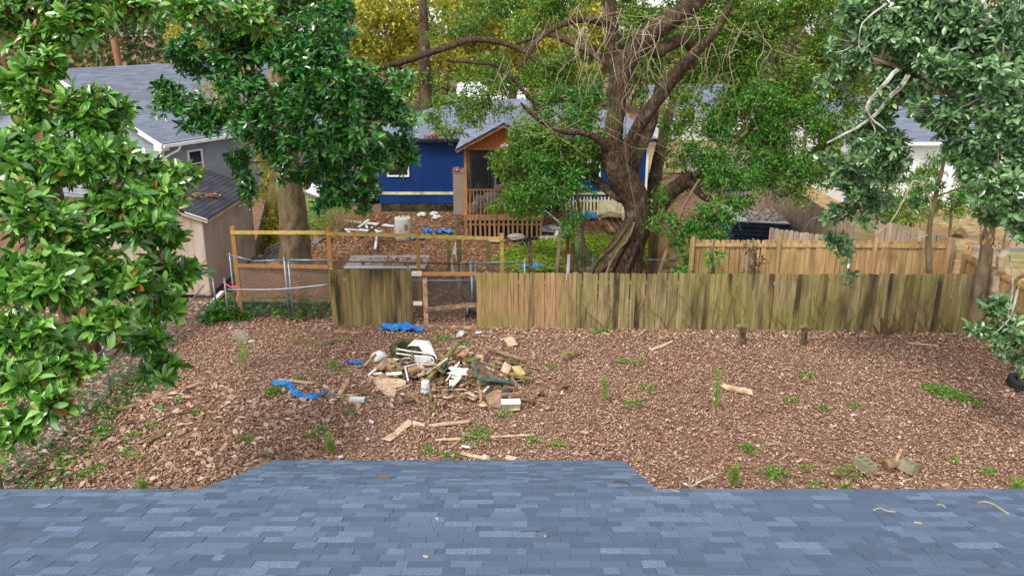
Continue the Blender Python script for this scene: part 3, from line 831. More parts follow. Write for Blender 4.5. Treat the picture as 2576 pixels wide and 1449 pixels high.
# ------------------------------------------------------------------ grey house at the left
def grey_house():
    O = Vector((-14.9, 36.0, 0)); e = Vector((.457, .889, 0)); n = Vector((-.889, .457, 0))
    t = thing('grey_house', 'grey vinyl sided house with white gutter behind the shed', 'house', O)
    P = lambda s, w, z: O + e * s + n * w + Vector((0, 0, z))
    Wd, ze, zr, Ln = 14.0, 3.0, 5.95, 15.0
    rz = math.atan2(e.y, e.x)
    for face in ('side', 'gable'):
        b = MB()
        z = .2
        while z < (ze if face == 'side' else zr) - .05:
            if face == 'side':
                b.prism([P(0, .45, z), P(Ln, .45, z), P(Ln, .47, min(z + .15, ze)), P(0, .47, min(z + .15, ze))], n * .03)
            else:
                f = max(0, (z - ze + .15) / (zr - ze)) * (Wd / 2 - .45)
                b.prism([P(0, .45 + f, z), P(0, Wd - .45 - f, z), P(.02, Wd - .45 - f, z + .15), P(.02, .45 + f, z + .15)], e * .03)
            z += .15
        b.build(face + '_wall', MT['greysiding'], t)
    b = MB(); b.prism([P(.04, .5, 0), P(Ln, .5, 0), P(Ln, Wd - .5, 0), P(.04, Wd - .5, 0)], (0, 0, ze)); b.build('inner_wall', MT['greysiding'], t)
    b = MB(); b.prism([P(-.02, .42, .2), P(.14, .42, .2), P(.14, .44, ze), P(-.02, .44, ze)], n * .12); b.build('corner_post', MT['whitepaint'], t)
    roof_plane(t, 'roof', MT['greyroof'], P(-.35, -.02, ze), P(Ln, -.02, ze), P(Ln, Wd / 2, zr), P(-.35, Wd / 2, zr), .2)
    roof_plane(t, 'roof', MT['greyroof'], P(Ln, Wd, ze), P(-.35, Wd, ze), P(-.35, Wd / 2, zr), P(Ln, Wd / 2, zr), .2)
    b = MB(); b.beam(P(-.36, -.05, ze - .1), P(-.36, Wd / 2, zr - .1), .04, .2, up=(0, 0, 1)); b.beam(P(-.36, Wd + .05, ze - .1), P(-.36, Wd / 2, zr - .1), .04, .2, up=(0, 0, 1)); b.build('rake_board', MT['whitepaint'], t)
    b = MB(); b.prism([P(-.36, -.02, ze - .3), P(.05, -.02, ze - .3), P(.05, .45, ze - .3), P(-.36, .45, ze - .3)], (0, 0, .24)); b.build('eave_box', MT['whitepaint'], t)
    b = MB(); b.beam(P(-.3, -.1, ze - .1), P(Ln, -.1, ze - .1), .12, .13); b.build('gutter', MT['whitepaint'], t)
    q, r = smooth_path([P(.6, -.1, ze - .15), P(.5, -.05, ze - .35), P(.2, .3, ze - .6), P(.1, .37, ze - .9), P(.1, .37, .1)], [.05] * 5, 4)
    b = MB(); b.tube(q, r, 8); b.build('downspout', MT['whitepaint'], t, True)
    fr = MB(); s0, s1, z0, z1 = 1.45, 2.15, 1.3, 2.4
    for a, c, zz0, zz1 in ((s0 - .08, s1 + .08, z1, z1 + .08), (s0 - .08, s1 + .08, z0 - .08, z0), (s0 - .08, s0, z0, z1), (s1, s1 + .08, z0, z1), (s0, s1, 1.83, 1.87)):
        fr.prism([P(a, .38, zz0), P(c, .38, zz0), P(c, .38, zz1), P(a, .38, zz1)], n * .1)
    w = fr.build('window', MT['whitepaint'], t)
    MB().prism([P(s0, .43, z0), P(s1, .43, z0), P(s1, .43, z1), P(s0, .43, z1)], n * .03).build('pane', MT['glass'], w)
grey_house()

# ------------------------------------------------------------------ other houses
def simple_house(name, label, x0, x1, y0, y1, ze, zr, mw, mr, wins=(), ridge_x=True):
    t = thing(name, label, 'house', ((x0 + x1) / 2, y0, 0))
    MB().span(x0, x1, y0, y1, 0, ze).build('wall', MT[mw], t)
    ym = (y0 + y1) / 2
    if ridge_x:
        MB().prism([(x0 + .01, y0, ze), (x0 + .01, y1, ze), (x0 + .01, ym, zr - .05)], (x1 - x0 - .02, 0, 0)).build('gable', MT[mw], t)
        roof_plane(t, 'roof', MT[mr], (x0 - .4, y0 - .4, ze), (x1 + .4, y0 - .4, ze), (x1 + .4, ym, zr), (x0 - .4, ym, zr), .2)
        roof_plane(t, 'roof', MT[mr], (x1 + .4, y1 + .4, ze), (x0 - .4, y1 + .4, ze), (x0 - .4, ym, zr), (x1 + .4, ym, zr), .2)
        MB().span(x0 - .4, x1 + .4, y0 - .5, y0 - .41, ze - .17, ze - .02).build('gutter', MT['whitepaint'], t)
    for a, c, z0, z1 in wins: window(t, a, c, z0, z1, y0 - .004)
simple_house('white_house', 'white house with slate blue roof behind the right hand leaves', 15.3, 25, 37, 46, 3.0, 4.6, 'whitewall', 'greyroof', ((16.4, 17.3, 1.2, 2.4), (20.6, 21.8, 1.2, 2.4)))
simple_house('white_house', 'far white house above the blue house ridge', -3.6, .6, 60, 66, 3.0, 3.9, 'whitewall', 'whitewall', ((-2.6, -1.7, 1.4, 2.4),))
simple_house('pale_house', 'far pale house with blue grey roof behind the leaning oak', 10.5, 18, 60, 67, 2.4, 3.7, 'whitewall', 'greyroof', ((12, 13, 1.0, 2.0), (15, 16, 1.0, 2.0)))

# ------------------------------------------------------------------ fences
def board_meshes(w, t, h, ear, m, name='board', n=5):
    out = []
    for k in range(n):
        hh = h + R.uniform(-.014, .012); ww = w - R.uniform(.005, .015)
        e = ear * R.uniform(.8, 1.3) if ear else 0
        pts = [(-ww/2, 0, -.03), (ww/2, 0, -.03), (ww/2, 0, hh - e), (ww/2 - e, 0, hh), (-ww/2 + e, 0, hh), (-ww/2, 0, hh - e)] if e else [(-ww/2, 0, -.03), (ww/2, 0, -.03), (ww/2, 0, hh), (-ww/2, 0, hh - R.uniform(0, .02))]
        b = len(pts)
        vs = [(x, -t/2, z) for x, y, z in pts] + [(x, t/2, z) for x, y, z in pts]
        fs = [tuple(range(b)), tuple(reversed(range(b, 2*b)))] + [((i+1) % b, i, i + b, (i+1) % b + b) for i in range(b)]
        me = bpy.data.meshes.new(name); me.from_pydata(vs, [], fs); me.materials.append(m)
        out.append(me)
    return out

def fence(name, label, p0, p1, h0, h1, mats, bw=.14, ear=.03, rails=(.3, 1.3), rail_side=1, posts=None, post_top=.0, lean=0.0, railm='oldwood', choose=None, z0=0.0, post_side=None):
    p0, p1 = Vector((p0[0], p0[1], z0)), Vector((p1[0], p1[1], z0))
    d = p1 - p0; L = d.length; d.normalize()
    nrm = Vector((d.y, -d.x, 0))            # towards the camera for a fence running +x
    t = thing(name, label, 'fence', p0)
    ang = math.atan2(d.y, d.x)
    sets = [board_meshes(bw, .018, h0, ear, MT[m]) for m in mats]
    n = int(L / bw)
    for i in range(n):
        f = (i + .5) / n
        k = choose(f) if choose else 0
        ob = bpy.data.objects.new('board', R.choice(sets[k]))
        q = d * (f * L) + nrm * R.uniform(-.007, .007)
        ob.location = q
        ob.rotation_euler = (R.uniform(-.012, .012) + lean * 0, R.gauss(0, .006) + lean, ang + R.uniform(-.02, .02))
        ob.scale = (L / n / bw, 1, (h0 * (1 - f) + h1 * f) / h0)
        reg(ob, t, p0 + q)
    for z in rails:
        b = MB(); zz = Vector((0, 0, z)); o = -nrm * (.032 * rail_side)
        b.beam(p0 + o + zz, p1 + o + Vector((0, 0, z * h1 / h0)), .04, .09); b.build('rail', MT[railm], t)
    for f in (posts or ()):
        o = -nrm * (.10 * (post_side or rail_side))
        q = p0 + d * (f * L) + o
        MB().box(q + Vector((0, 0, (h0 + post_top) / 2)), (.09, .09, h0 + post_top), ang).build('post', MT[railm], t)
    return t

FA, FB = G(838, 817), G(1036, 817)
fence('board_fence', 'short blackened board fence panel left of the gate gap', FA, FB, 1.58, 1.58, ('fence_dark',), bw=.135, ear=.012, posts=(.01, .99))
FC, FD = G(1200, 825), G(2446, 838)
fence('board_fence', 'long mossy weathered board fence across the back of the yard', FC, FD, 1.56, 1.64, ('fence_brown', 'fence', 'fence_dark'), bw=.14, ear=.022, posts=(.02, .2, .4, .6, .8, .985),
      choose=lambda f: 0 if f + R.gauss(0, .035) < .15 else (2 if R.random() < (.28 if f > .5 else .1) else 1))
CA, CB = (Q(1737, 600, 22.7)), (Q(2392, 598, 22.5))
fence('cedar_fence', 'honey coloured cedar fence with posts and rail just behind the mossy fence', (CA.x, 22.7), (CB.x, 22.5), 2.08, 2.08, ('cedar', 'cedar', 'worn_or_shaded'), bw=.14, ear=.03, rails=(.4, 1.0, 1.93), rail_side=-1,
      posts=(.008, .34, .71, .992), post_top=.1, railm='cedar', choose=lambda f: 2 if R.random() < .05 else 0)
fence('cedar_fence', 'cedar fence with rounded tops running back from the stacked panels', (7.75, 24.3), (9.55, 23.0), 2.04, 2.04, ('worn_or_shaded',), bw=.14, ear=.035, rails=(.4, 1.8), railm='cedar')  # cedar in shade; the shade is put into its grey board colour
fence('cedar_fence', 'cedar fence with rounded tops going back from the far corner post', (11.3, 25.2), (12.55, 22.75), 2.1, 2.1, ('worn_or_shaded',), bw=.14, ear=.035, rails=(.4, 1.8), railm='cedar')
fence('weathered_fence', 'grey weathered fence hung with dead vines behind the stacked panels', (10.75, 40), (10.75, 25.4), 1.85, 1.85, ('worn_or_shaded',), bw=.15, ear=0, rails=(.4, 1.4), lean=.03)
fence('cedar_fence', 'cedar fence along the right side of the yard behind the leaves', (12.62, 22.2), (12.62, 11), 1.8, 1.8, ('cedar',), bw=.14, ear=0, rails=(.4, 1.1, 1.7), rail_side=-1, posts=(.01, .22, .44, .66, .88), railm='cedar', post_top=.02)
fence('plywood_fence', 'short brown fence panel right of the oak trunk', (4.35, 25.6), (6.0, 25.6), 1.62, 1.55, ('cedar',), bw=.28, ear=0, rails=(.5,), rail_side=-1, railm='cedar')

def slat_gate():
    a, bb = Q(2396, 650, 23.2), Q(2440, 650, 23.2)
    t = thing('slat_gate', 'small cedar gate of horizontal slats beside the corner post', 'gate', (a.x, 23.2, 0))
    for i in range(9):
        MB().span(a.x + .06, bb.x, 23.2, 23.225, .15 + i * .17, .15 + i * .17 + .12).build('slat', MT['cedar'], t)
    for x in (a.x + .05, bb.x): MB().span(x - .045, x + .045, 23.23, 23.32, 0, 1.75).build('post', MT['cedar'], t)
slat_gate()

def lumber_frame():
    P = [(585, 22.4), (825, 22.2), (1050, 22.7), (1262, 23.6)]
    tops = [570, 572, 580, 588]
    pt = [Q(x, y, D) for (x, D), y in zip(P, tops)]
    t = thing('unfinished_fence', 'unfinished fence frame of new lumber posts and yellowish top rail', 'fence', (pt[0].x, pt[0].y, 0))
    for i, p in enumerate(pt):
        w = (.12, .12, .1, .1)[i]
        MB().box((p.x, p.y, p.z / 2), (w, w, p.z), .05 * i).build('post', MT['lumber_post'] if i < 3 else MT['lumber'], t)
    for i in range(3):
        a, c = pt[i].copy(), pt[i + 1].copy()
        a.z -= .15; c.z -= .13; a.y -= .08; c.y -= .08
        a.x -= .04; c.x += .04
        off = Vector((0, 0, .0 if i != 1 else -.005))
        MB().beam(a + off + Vector((0, -.002 * i, 0)), c + off + Vector((0, -.002 * i, 0)), .04, .095).build('top_rail', MT['lumber'], t)
    a, c = pt[0].copy(), pt[1].copy()
    a.y -= .085; c.y -= .085
    for z, m in ((1.42, 'lumber_post'), (.42, 'mosswood')):
        MB().beam((a.x + .06, a.y, z), (c.x - .06, c.y, z + .02), .04, .1).build('lower_rail', MT[m], t)
    xm = (a.x + c.x) / 2
    for x0, x1 in ((a.x + .08, xm - .015), (xm + .015, c.x - .06)):
        y0 = a.y + (c.y - a.y) * (x0 - a.x) / (c.x - a.x) + .03
        MB().span(x0, x1, y0, y0 + .015, .47, 1.37).build('chipboard_panel', MT['osb'], t)
lumber_frame()

def chain(name, label, pts, posts, rail='steel', pitch=.075, r=.003, mid=None, postr=.028, group=None):
    "pts: list of (x, y, zbottom, ztop) fence line; posts: list of (x, y, ztop)"
    base = Vector((pts[0][0], pts[0][1], 0))
    t = thing(name, label, 'fence', base, group)
    V, T = [], []
    k = 0
    for (xa, ya, za, ta), (xb, yb, zb, tb) in zip(pts[:-1], pts[1:]):
        A, B = Vector((xa, ya, 0)), Vector((xb, yb, 0))
        L = (B - A).length
        h = max(ta - za, tb - zb)
        nl = int((L + h) / pitch)
        for sgn in (1, -1):
            for i in range(nl + 1):
                s0 = i * pitch - (h if sgn > 0 else 0)
                s1 = s0 + h * sgn
                if sgn < 0: s0, s1 = i * pitch, i * pitch - h
                u0, u1 = 0.0, 1.0
                lo, hi = min(s0, s1), max(s0, s1)
                if s1 != s0:
                    ua, ub = (0 - s0) / (s1 - s0), (L - s0) / (s1 - s0)
                    u0, u1 = max(0, min(ua, ub)), min(1, max(ua, ub))
                if u1 - u0 < .02: continue
                seg = []
                for u in (u0, (u0 + u1) / 2, u1):
                    s = (s0 + (s1 - s0) * u) / L
                    z = (za + (zb - za) * s) * (1 - u) + (ta + (tb - ta) * s) * u
                    p = A.lerp(B, s); wv = .02 * math.sin(s * L * 1.7 + u * 3)
                    seg.append((p.x + wv * (B - A).y / L, p.y - wv * (B - A).x / L, z))
                for j, (x, y, z) in enumerate(seg):
                    V += [(x - r, y, z - r * .6), (x + r, y, z - r * .6), (x, y + r, z + r)]
                    V[-3] = (x - r * (B - A).x / L, y - r * (B - A).y / L, z); V[-2] = (x + r * (B - A).x / L, y + r * (B - A).y / L, z); V[-1] = (x + r * (B - A).y / L, y - r * (B - A).x / L, z)
                    if j:
                        o = k + 3 * (j - 1)
                        for q in range(3):
                            q2 = (q + 1) % 3
                            T += [(o + q, o + q2, o + 3 + q2), (o + q, o + 3 + q2, o + 3 + q)]
                k += 9
    tag(npobj('wire_mesh', V, T, MT['wire'], t), kind='stuff')
    if rail:
        for (xa, ya, za, ta), (xb, yb, zb, tb) in zip(pts[:-1], pts[1:]):
            b = MB(); b.tube([(xa, ya, ta), (xb, yb, tb)], .024, 8); b.build('top_rail', MT[rail], t, True)
    for x, y, z in posts:
        b = MB(); b.tube([(x, y, -.05), (x, y, z)], postr, 10); b.lathe((x, y, z), [(postr + .006, 0), (postr + .006, .03), (postr * .6, .06), (.002, .07)], 10)
        b.build('post', MT['steel'], t, True)
    return t
# run along the left side of the yard
a, c = G(-40, 1262), G(280, 985)
t = chain('chain_link_fence', 'upright rusty mesh chain link fence down the left edge of the yard', [(-8.95, 10.2, 0, 1.1), (-8.95, 12.8, 0, 1.1), (-8.95, 16.9, 0, 1.05)], [(-8.95, 10.2, 1.15), (-8.95, 12.8, 1.15), (-8.95, 16.9, 1.08)], r=.0042)
t = chain('chain_link_fence', 'sagging chain link fence section before the shed corner', [(-8.95, 16.95, 0, .98), (-8.85, 19.7, 0, .62), (-8.45, 22.2, 0, .8)], [(-8.85, 19.7, 1.05), (-8.4, 22.25, 1.0)], rail=None, r=.004)
A1, B1 = Q(390, 870, 18.8), Q(512, 718, 22.6)
tag(MB().tube([A1, B1], .022, 8).build('loose_pipe', MT['steel'], wloc=A1), 'loose steel rail leaning up towards the shed corner', 'pipe')
A1, B1 = G(508, 792, .08), G(560, 735, .1)
tag(MB().beam(A1, B1, .12, .1).build('white_post', MT['whitepaint'], wloc=A1), 'white painted post lying beside the shed corner', 'post')
A1, B1 = G(368, 822, .04), G(412, 820, .06)
tag(MB().beam(A1, B1, .14, .03).build('grey_board', MT['steel'], wloc=A1), 'grey flat board lying left of the sagging wire fence', 'board')
A1, B1 = G(352, 780, .06), G(395, 755, .1)
tag(MB().beam(A1, B1, .5, .08).build('pale_slab', MT['whiteplastic'], wloc=A1), 'pale slab lying before the shed front wall', 'slab')
# chain link before the chipboard frame
c0, c1, c2 = Q(578, 642, 21.9), Q(640, 657, 21.85), Q(716, 654, 21.8)
c3 = Q(832, 665, 21.75)
t = chain('chain_link_fence', 'chain link fence with grey steel post before the chipboard panels', [(c0.x, c0.y, .0, c0.z), (c1.x, c1.y, 0, c1.z), (c2.x, c2.y, 0, c2.z), (c3.x, c3.y, 0, c2.z)],
          [(c2.x, c2.y - .03, c2.z + .02), (c2.x + .1, c2.y, c2.z - .1), (c0.x, c0.y, c0.z), (Q(565, 705, 21.8).x, 21.8, Q(565, 705, 21.8).z)])
m0, m1, m2 = Q(572, 728, 21.7), Q(700, 728, 21.65), Q(834, 715, 21.6)
q, r = smooth_path([m0, m1, m2], [.024] * 3, 4)
MB().tube(q, r, 8).build('bent_rail', MT['steel'], t, True)
b0, b1 = Q(560, 708, 21.75), Q(600, 722, 21.72)
b = MB()
q, r = smooth_path([b0, b0.lerp(b1, .5) + Vector((0, 0, -.08)), b1, b1 + Vector((-.05, 0, -.25)), b1 + Vector((-.1, 0, -.42))], [.016, .02, .014, .02, .012], 4)
tag(b.tube(q, r, 5).build('flagging_tape', MT['pink'], wloc=b0), 'pink plastic tape tied to the wire fence post by the shed', 'tape')
# rusty run behind and the steel gate frames
r0, r1 = Q(718, 655, 23.6), Q(1182, 664, 23.9)
t = chain('chain_link_fence', 'chain link fence with rusty top rail behind the short board panel', [(r0.x, r0.y, 0, r0.z), (r1.x, r1.y, 0, r1.z)], [(Q(1025, 660, 23.8).x, 23.8, r1.z), (Q(1160, 662, 23.9).x, 23.85, r1.z), (r1.x, 23.9, r1.z + .02)], rail='rust')
g0, g1 = Q(1185, 661, 23.3), Q(1320, 660, 23.3)
t = chain('chain_link_gate', 'pale galvanized chain link gate frame rising above the mossy fence', [(g0.x, g0.y, .1, g0.z), (g1.x, g1.y, .1, g1.z)], [(g0.x, g0.y, g0.z), (g1.x, g1.y, g1.z), (g0.x + .12, g0.y, g0.z - .1)])
g2 = Q(1036, 706, 22.0); g3 = Q(1196, 706, 22.0)
t = chain('chain_link_fence', 'chain link mesh with steel rail filling the gate gap', [(g2.x, 22.0, .05, g2.z), (g3.x, 22.0, .05, g3.z)], [(Q(1188, 760, 21.98).x, 21.98, g2.z + .15), (Q(1176, 780, 21.96).x, 21.96, .4)], pitch=.06)
o0, o1 = Q(1600, 652, 24.6), Q(1703, 655, 24.6)
t = chain('chain_link_fence', 'chain link with curved steel rail right of the oak trunk', [(o0.x - .4, 24.6, 0, o0.z), (o1.x, 24.6, 0, o1.z)], [(o1.x - .1, 24.65, o1.z + .3)])
k0, k1 = Q(1464, 585, 25.6), Q(1490, 645, 25.6)
t = chain('chain_link_gate', 'leaning chain link gate with open steel frame left of the oak', [(k0.x - .12, 25.6, 0, k0.z), (k1.x, 25.5, 0, k1.z)], [(k0.x - .12, 25.6, k0.z), (k1.x, 25.5, k1.z)])

def gate_gap():
    t = thing('wooden_gate_frame', 'wooden gate frame with slanting lower board in the gap', 'gate', G(1065, 818))
    D = 21.35
    a, c = Q(1060, 689, D), Q(1199, 689, D)
    MB().beam(a, c, .04, .1).build('top_rail', MT['lumber_post'], t)
    p = Q(1068, 700, D)
    MB().span(p.x - .06, p.x + .06, D + .03, D + .08, 0, p.z).build('stile', MT['oldwood'], t)
    a, c = Q(1066, 779, D), Q(1199, 766, D)
    MB().beam(a, c, .04, .11).build('slanting_board', MT['oldwood'], t)
    a, c = Q(1036, 688, D - .03), Q(1061, 688, D - .03)
    MB().beam(a, c, .05, .12).build('white_hinge_block', MT['whiteplastic'], t)
    a, c = Q(1040, 763, D - .03), Q(1062, 763, D - .03)
    MB().beam(a, c, .05, .1).build('white_hinge_block', MT['whiteplastic'], t)
    a, c = G(1040, 820, .03), G(1200, 824, .03)
    MB().beam(a, c, .08, .06).build('threshold', MT['oldwood'], t)
gate_gap()

# ------------------------------------------------------------------ trees
BIG = np.array([(0,0,0),(.22,.30,.05),(.22,-.30,.05),(.55,.5,.05),(.55,-.5,.05),(.84,.33,-.02),(.84,-.33,-.02),(1,0,-.12),(.22,0,0),(.55,0,-.03),(.84,0,-.07)])
BIGT = np.array([(0,8,1),(0,2,8),(1,8,9),(1,9,3),(8,2,4),(8,4,9),(3,9,10),(3,10,5),(9,4,6),(9,6,10),(5,10,7),(10,6,7)])
SML = np.array([(0,0,0),(.45,.5,.12),(.45,-.5,.12),(1,0,-.05)])
SMF = SML * np.array([1, 1, 0])
SMLT = np.array([(0,3,1),(0,2,3)])

def unit(a):
    return a / np.maximum(np.linalg.norm(a, axis=1), 1e-9)[:, None]

def leaf_geo(P, ax, nm, L, W, tpl, tri):
    ax = unit(ax); sd_ = unit(np.cross(nm, ax)); nm = np.cross(ax, sd_)
    n, k = len(P), len(tpl)
    V = (P[:, None] + ax[:, None] * (L[:, None] * tpl[:, 0])[..., None] + sd_[:, None] * (W[:, None] * tpl[:, 1])[..., None]
         + nm[:, None] * ((L * rng.uniform(.1, 2.4, n))[:, None] * tpl[:, 2])[..., None])
    T = (np.arange(n) * k)[:, None, None] + tri[None]
    return V.reshape(-1, 3), T.reshape(-1, 3), ax, sd_, nm

def in_blob(n, c, r, shell=.45):
    d = unit(rng.normal(0, 1, (n, 3)))
    rad = rng.uniform(shell ** 3, 1, n) ** (1 / 3)
    return c + d * rad[:, None] * r, d

def blob_world(b):
    x, y, D, rx, ry = b
    c = Q(x, y, D)
    zc = D * cp - (c.z - CAMZ) * sp
    s = zc / FPX
    return np.array(c), np.array([rx * s, max(.5 * (rx + ry) * s * .8, .3), ry * s / math.cos(.25)])

def tree(name, label, trunk, limbs, blobs, bark, leafm, style, density, lsize, lasp, parts=0, ridge=.1, group=None, nearest=True, twigm='twig', twigs=True, grow=1.0, bare=None, limbm=None, nl=9):
    """trunk: [(Vector, r)], limbs: list of [(Vector, r)]; blobs: [(x, y, D, rx, ry)] foliage masses"""
    base = trunk[0][0].copy(); base.z = 0
    t = thing(name, label, 'tree', base, group)
    q, r = smooth_path([p for p, _ in trunk], [a for _, a in trunk], 6, .04)
    MB().tube(q, r, 28, ridge=ridge).build('trunk', MT[bark], t, True)
    anchors = [(p, a) for p, a in zip(q, r)]
    for lm in limbs:
        lq, lr = smooth_path([p for p, _ in lm], [a for _, a in lm], 5, .08)
        MB().tube(lq, lr, 10, ridge=ridge * .6).build('branch', MT[limbm or bark], t, True)
        anchors += list(zip(lq, lr))
    AP = np.array([p for p, _ in anchors]); AR = np.array([a for _, a in anchors])
    tw = MB()
    Ps, Ax, Nm, Ls, Ws = [], [], [], [], []
    for b in blobs:
        c, rr = blob_world(b)
        rr = rr * grow
        subs = []
        for _ in range(7):
            dv = unit(rng.normal(0, 1, (1, 3)))[0]
            subs.append((c + dv * rr * rng.uniform(.25, .95), rr * rng.uniform(.28, .55)))
        dd = np.linalg.norm(AP - c, axis=1) + np.maximum(AP[:, 2] - c[2] + .3, 0) * .8
        i = int(np.argmin(dd))
        A = Vector(AP[i]); C = Vector(c)
        dist = (C - A).length
        if dist > .5:
            r0 = min(AR[i] * .7, .02 + .014 * dist)
            mid = A.lerp(C, .5) + Vector((R.uniform(-.1, .1), R.uniform(-.1, .1), R.uniform(.02, .16))) * dist
            lq, lr = smooth_path([A, mid, C], [r0, r0 * .6, .014], 5, .6)
            MB().tube(lq, lr, 7).build('branch', MT[limbm or bark], t, True)
            jj = len(AP)
            AP = np.vstack([AP, np.array(lq)[2:]]); AR = np.concatenate([AR, np.array(lr)[2:]])
        area = math.pi * b[3] * b[4]
        if style == 'rosette':
            n = max(4, int(area * density))
            gi = rng.integers(0, 7, n)
            p0, d = in_blob(n, 0, 1)
            pc = np.array([s[0] for s in subs])[gi] + p0 * np.array([s[1] for s in subs])[gi]
            ra = unit(d * .7 + np.array([0, -.15, .75]) + rng.normal(0, .35, (n, 3)))
            if twigs:
                for k in range(n):
                    if R.random() < .55:
                        e = Vector(pc[k]); s_ = C.lerp(e, R.uniform(.1, .5))
                        m_ = s_.lerp(e, .55) + Vector((R.uniform(-.1, .1), R.uniform(-.1, .1), -.06)) * (e - s_).length
                        tw.tube([s_, m_, e], [.011, .008, .005], 4, cap=False)
            k = nl
            th = (np.arange(k) * 2.4)[None] + rng.uniform(0, 6.28, (n, 1))
            el = rng.uniform(-.1, 1.0, (n, k))
            h = np.where(np.abs(ra[:, 2:3]) < .9, np.array([[0, 0, 1.0]]), np.array([[1.0, 0, 0]]))
            u = unit(np.cross(ra, h)); v = np.cross(ra, u)
            rad = np.cos(th)[..., None] * u[:, None] + np.sin(th)[..., None] * v[:, None]
            ax = rad * np.cos(el)[..., None] + ra[:, None] * np.sin(el)[..., None]
            nm = ra[:, None] * np.cos(el)[..., None] - rad * np.sin(el)[..., None] + rng.normal(0, .15, (n, k, 3))
            keep = rng.uniform(0, 1, (n, k)) < .86
            L = lsize * rng.uniform(.5, 1.3, (n, k))
            P = pc[:, None] + ax * .02 - ra[:, None] * rng.uniform(0, .06, (n, k))[..., None]
            Ps.append(P[keep]); Ax.append(ax[keep]); Nm.append(nm[keep]); Ls.append(L[keep]); Ws.append((L * lasp * rng.uniform(.85, 1.2, (n, k)))[keep])
        else:
            n = max(5, int(area * density / 14))
            gi = rng.integers(0, 7, n)
            p0, d = in_blob(n, 0, 1, .15)
            pc = np.array([s[0] for s in subs])[gi] + p0 * np.array([s[1] for s in subs])[gi]
            k = 14
            dirs = unit(d * .8 + rng.normal(0, .6, (n, 3)) + np.array([0, 0, -.15]))
            tt = rng.uniform(-.5, .5, (n, k))
            sl = lsize * 5
            P = pc[:, None] + dirs[:, None] * (tt * sl)[..., None] + rng.normal(0, lsize * .35, (n, k, 3))
            ax = dirs[:, None] * .6 + rng.normal(0, .7, (n, k, 3))
            nm = rng.normal(0, .55, (n, k, 3)) + np.array([0, -.1, .8])
            L = lsize * rng.uniform(.6, 1.3, (n, k))
            if twigs:
                for q_ in range(0, n, 3):
                    e = Vector(pc[q_]); s_ = C.lerp(e, R.uniform(.2, .6)); tw.tube([s_, s_.lerp(e, .5) + Vector((0, 0, .05)), e], [.012, .008, .004], 3, cap=False)
            Ps.append(P.reshape(-1, 3)); Ax.append(ax.reshape(-1, 3)); Nm.append(nm.reshape(-1, 3)); Ls.append(L.ravel()); Ws.append(L.ravel() * lasp)
    for pts, rad_ in (bare or ()):
        lq, lr = smooth_path(pts, [rad_ * (1 - .7 * i / max(1, len(pts) - 1)) for i in range(len(pts))], 4, .5)
        tw.tube(lq, lr, 5, cap=False)
    if tw.v: tag(tw.build('twigs', MT[twigm], t), kind='stuff')
    if not Ps: return t
    P, ax, nm, L, W = (np.concatenate(z) for z in (Ps, Ax, Nm, Ls, Ws))
    tpl, tri = (BIG, BIGT) if style == 'rosette' else (SML, SMLT)
    if parts:
        px, py, zc = proj(P)
        sc_ = L / np.maximum(zc, .1)
        sc_[(px < 10) | (px > 2566) | (py < 10) | (py > 1440)] = 0
        # the ones in front first: nearer leaves show largest
        idx = np.argsort(-(sc_))[:parts]
        me = np_mesh('leaf', tpl, tri); me.materials.append(MT[leafm])
        A_ = unit(ax[idx]); S_ = unit(np.cross(nm[idx], A_)); N_ = np.cross(A_, S_)
        for j, i in enumerate(idx):
            m = Matrix.Identity(4)
            m.col[0][:3] = A_[j] * L[i]; m.col[1][:3] = S_[j] * W[i]; m.col[2][:3] = N_[j] * L[i] * R.uniform(.3, 2.4)
            m.col[3][:3] = Vector(P[i]) - base
            ob = bpy.data.objects.new('leaf', me)
            ob.matrix_basis = m
            reg(ob, t, P[i])
        keep = np.ones(len(P), bool); keep[idx] = False
        P, ax, nm, L, W = P[keep], ax[keep], nm[keep], L[keep], W[keep]
    V, T, *_ = leaf_geo(P, ax, nm, L, W, tpl, tri)
    tag(npobj('crown', V, T, MT[leafm], t), kind='stuff')
    return t

def pth(D, *pts):
    "path from photograph positions (x, y, width in photograph pixels) at distance D"
    out = []
    for p in pts:
        x, y, w = p[:3]
        d = p[3] if len(p) > 3 else D
        v = Q(x, y, d)
        zc = d * cp - (v.z - CAMZ) * sp
        out.append((v, w * zc / FPX / 2))
    return out

# left magnolia, large glossy leaves
bz = Vector((-10.3, 18.5, -.1))
tree('magnolia_tree', 'big glossy leaved magnolia filling the left edge of the picture', [(bz, .42), (Vector((-10.35, 18.5, 2)), .34), (Vector((-10.5, 18.5, 4.5)), .3), (Vector((-10.7, 18.5, 7.1)), .28), (Vector((-10.8, 18.5, 11)), .16)],
     [], [(90,60,15,180,85),(300,40,16,150,60),(470,30,17,110,45),(600,45,17.5,110,50),(70,230,14,110,100),(190,280,13.8,80,70),(270,290,14,60,50),(60,400,12.5,140,100),(230,420,12.5,130,60),(330,390,13,60,30),(420,440,13.2,80,30),
          (90,550,11.5,160,90),(300,560,12.3,130,60),(420,600,13.2,60,45),(350,500,12.5,110,40),(70,700,10.5,130,90),(250,690,11.5,120,60),(380,690,12.3,60,30),(400,770,11.8,60,30),(70,850,10,110,55),(240,815,10.5,100,45),(370,850,11.2,50,28),
          (40,960,9.5,60,35),(140,1000,9.3,40,35),(420,935,11.2,50,28),(25,1090,9,30,40),(190,915,10,60,25),(470,690,12.6,30,20)],
     'bark_red', 'mag', 'rosette', .0060, .225, .38, parts=300, ridge=.12, twigm='vine', grow=1.08)

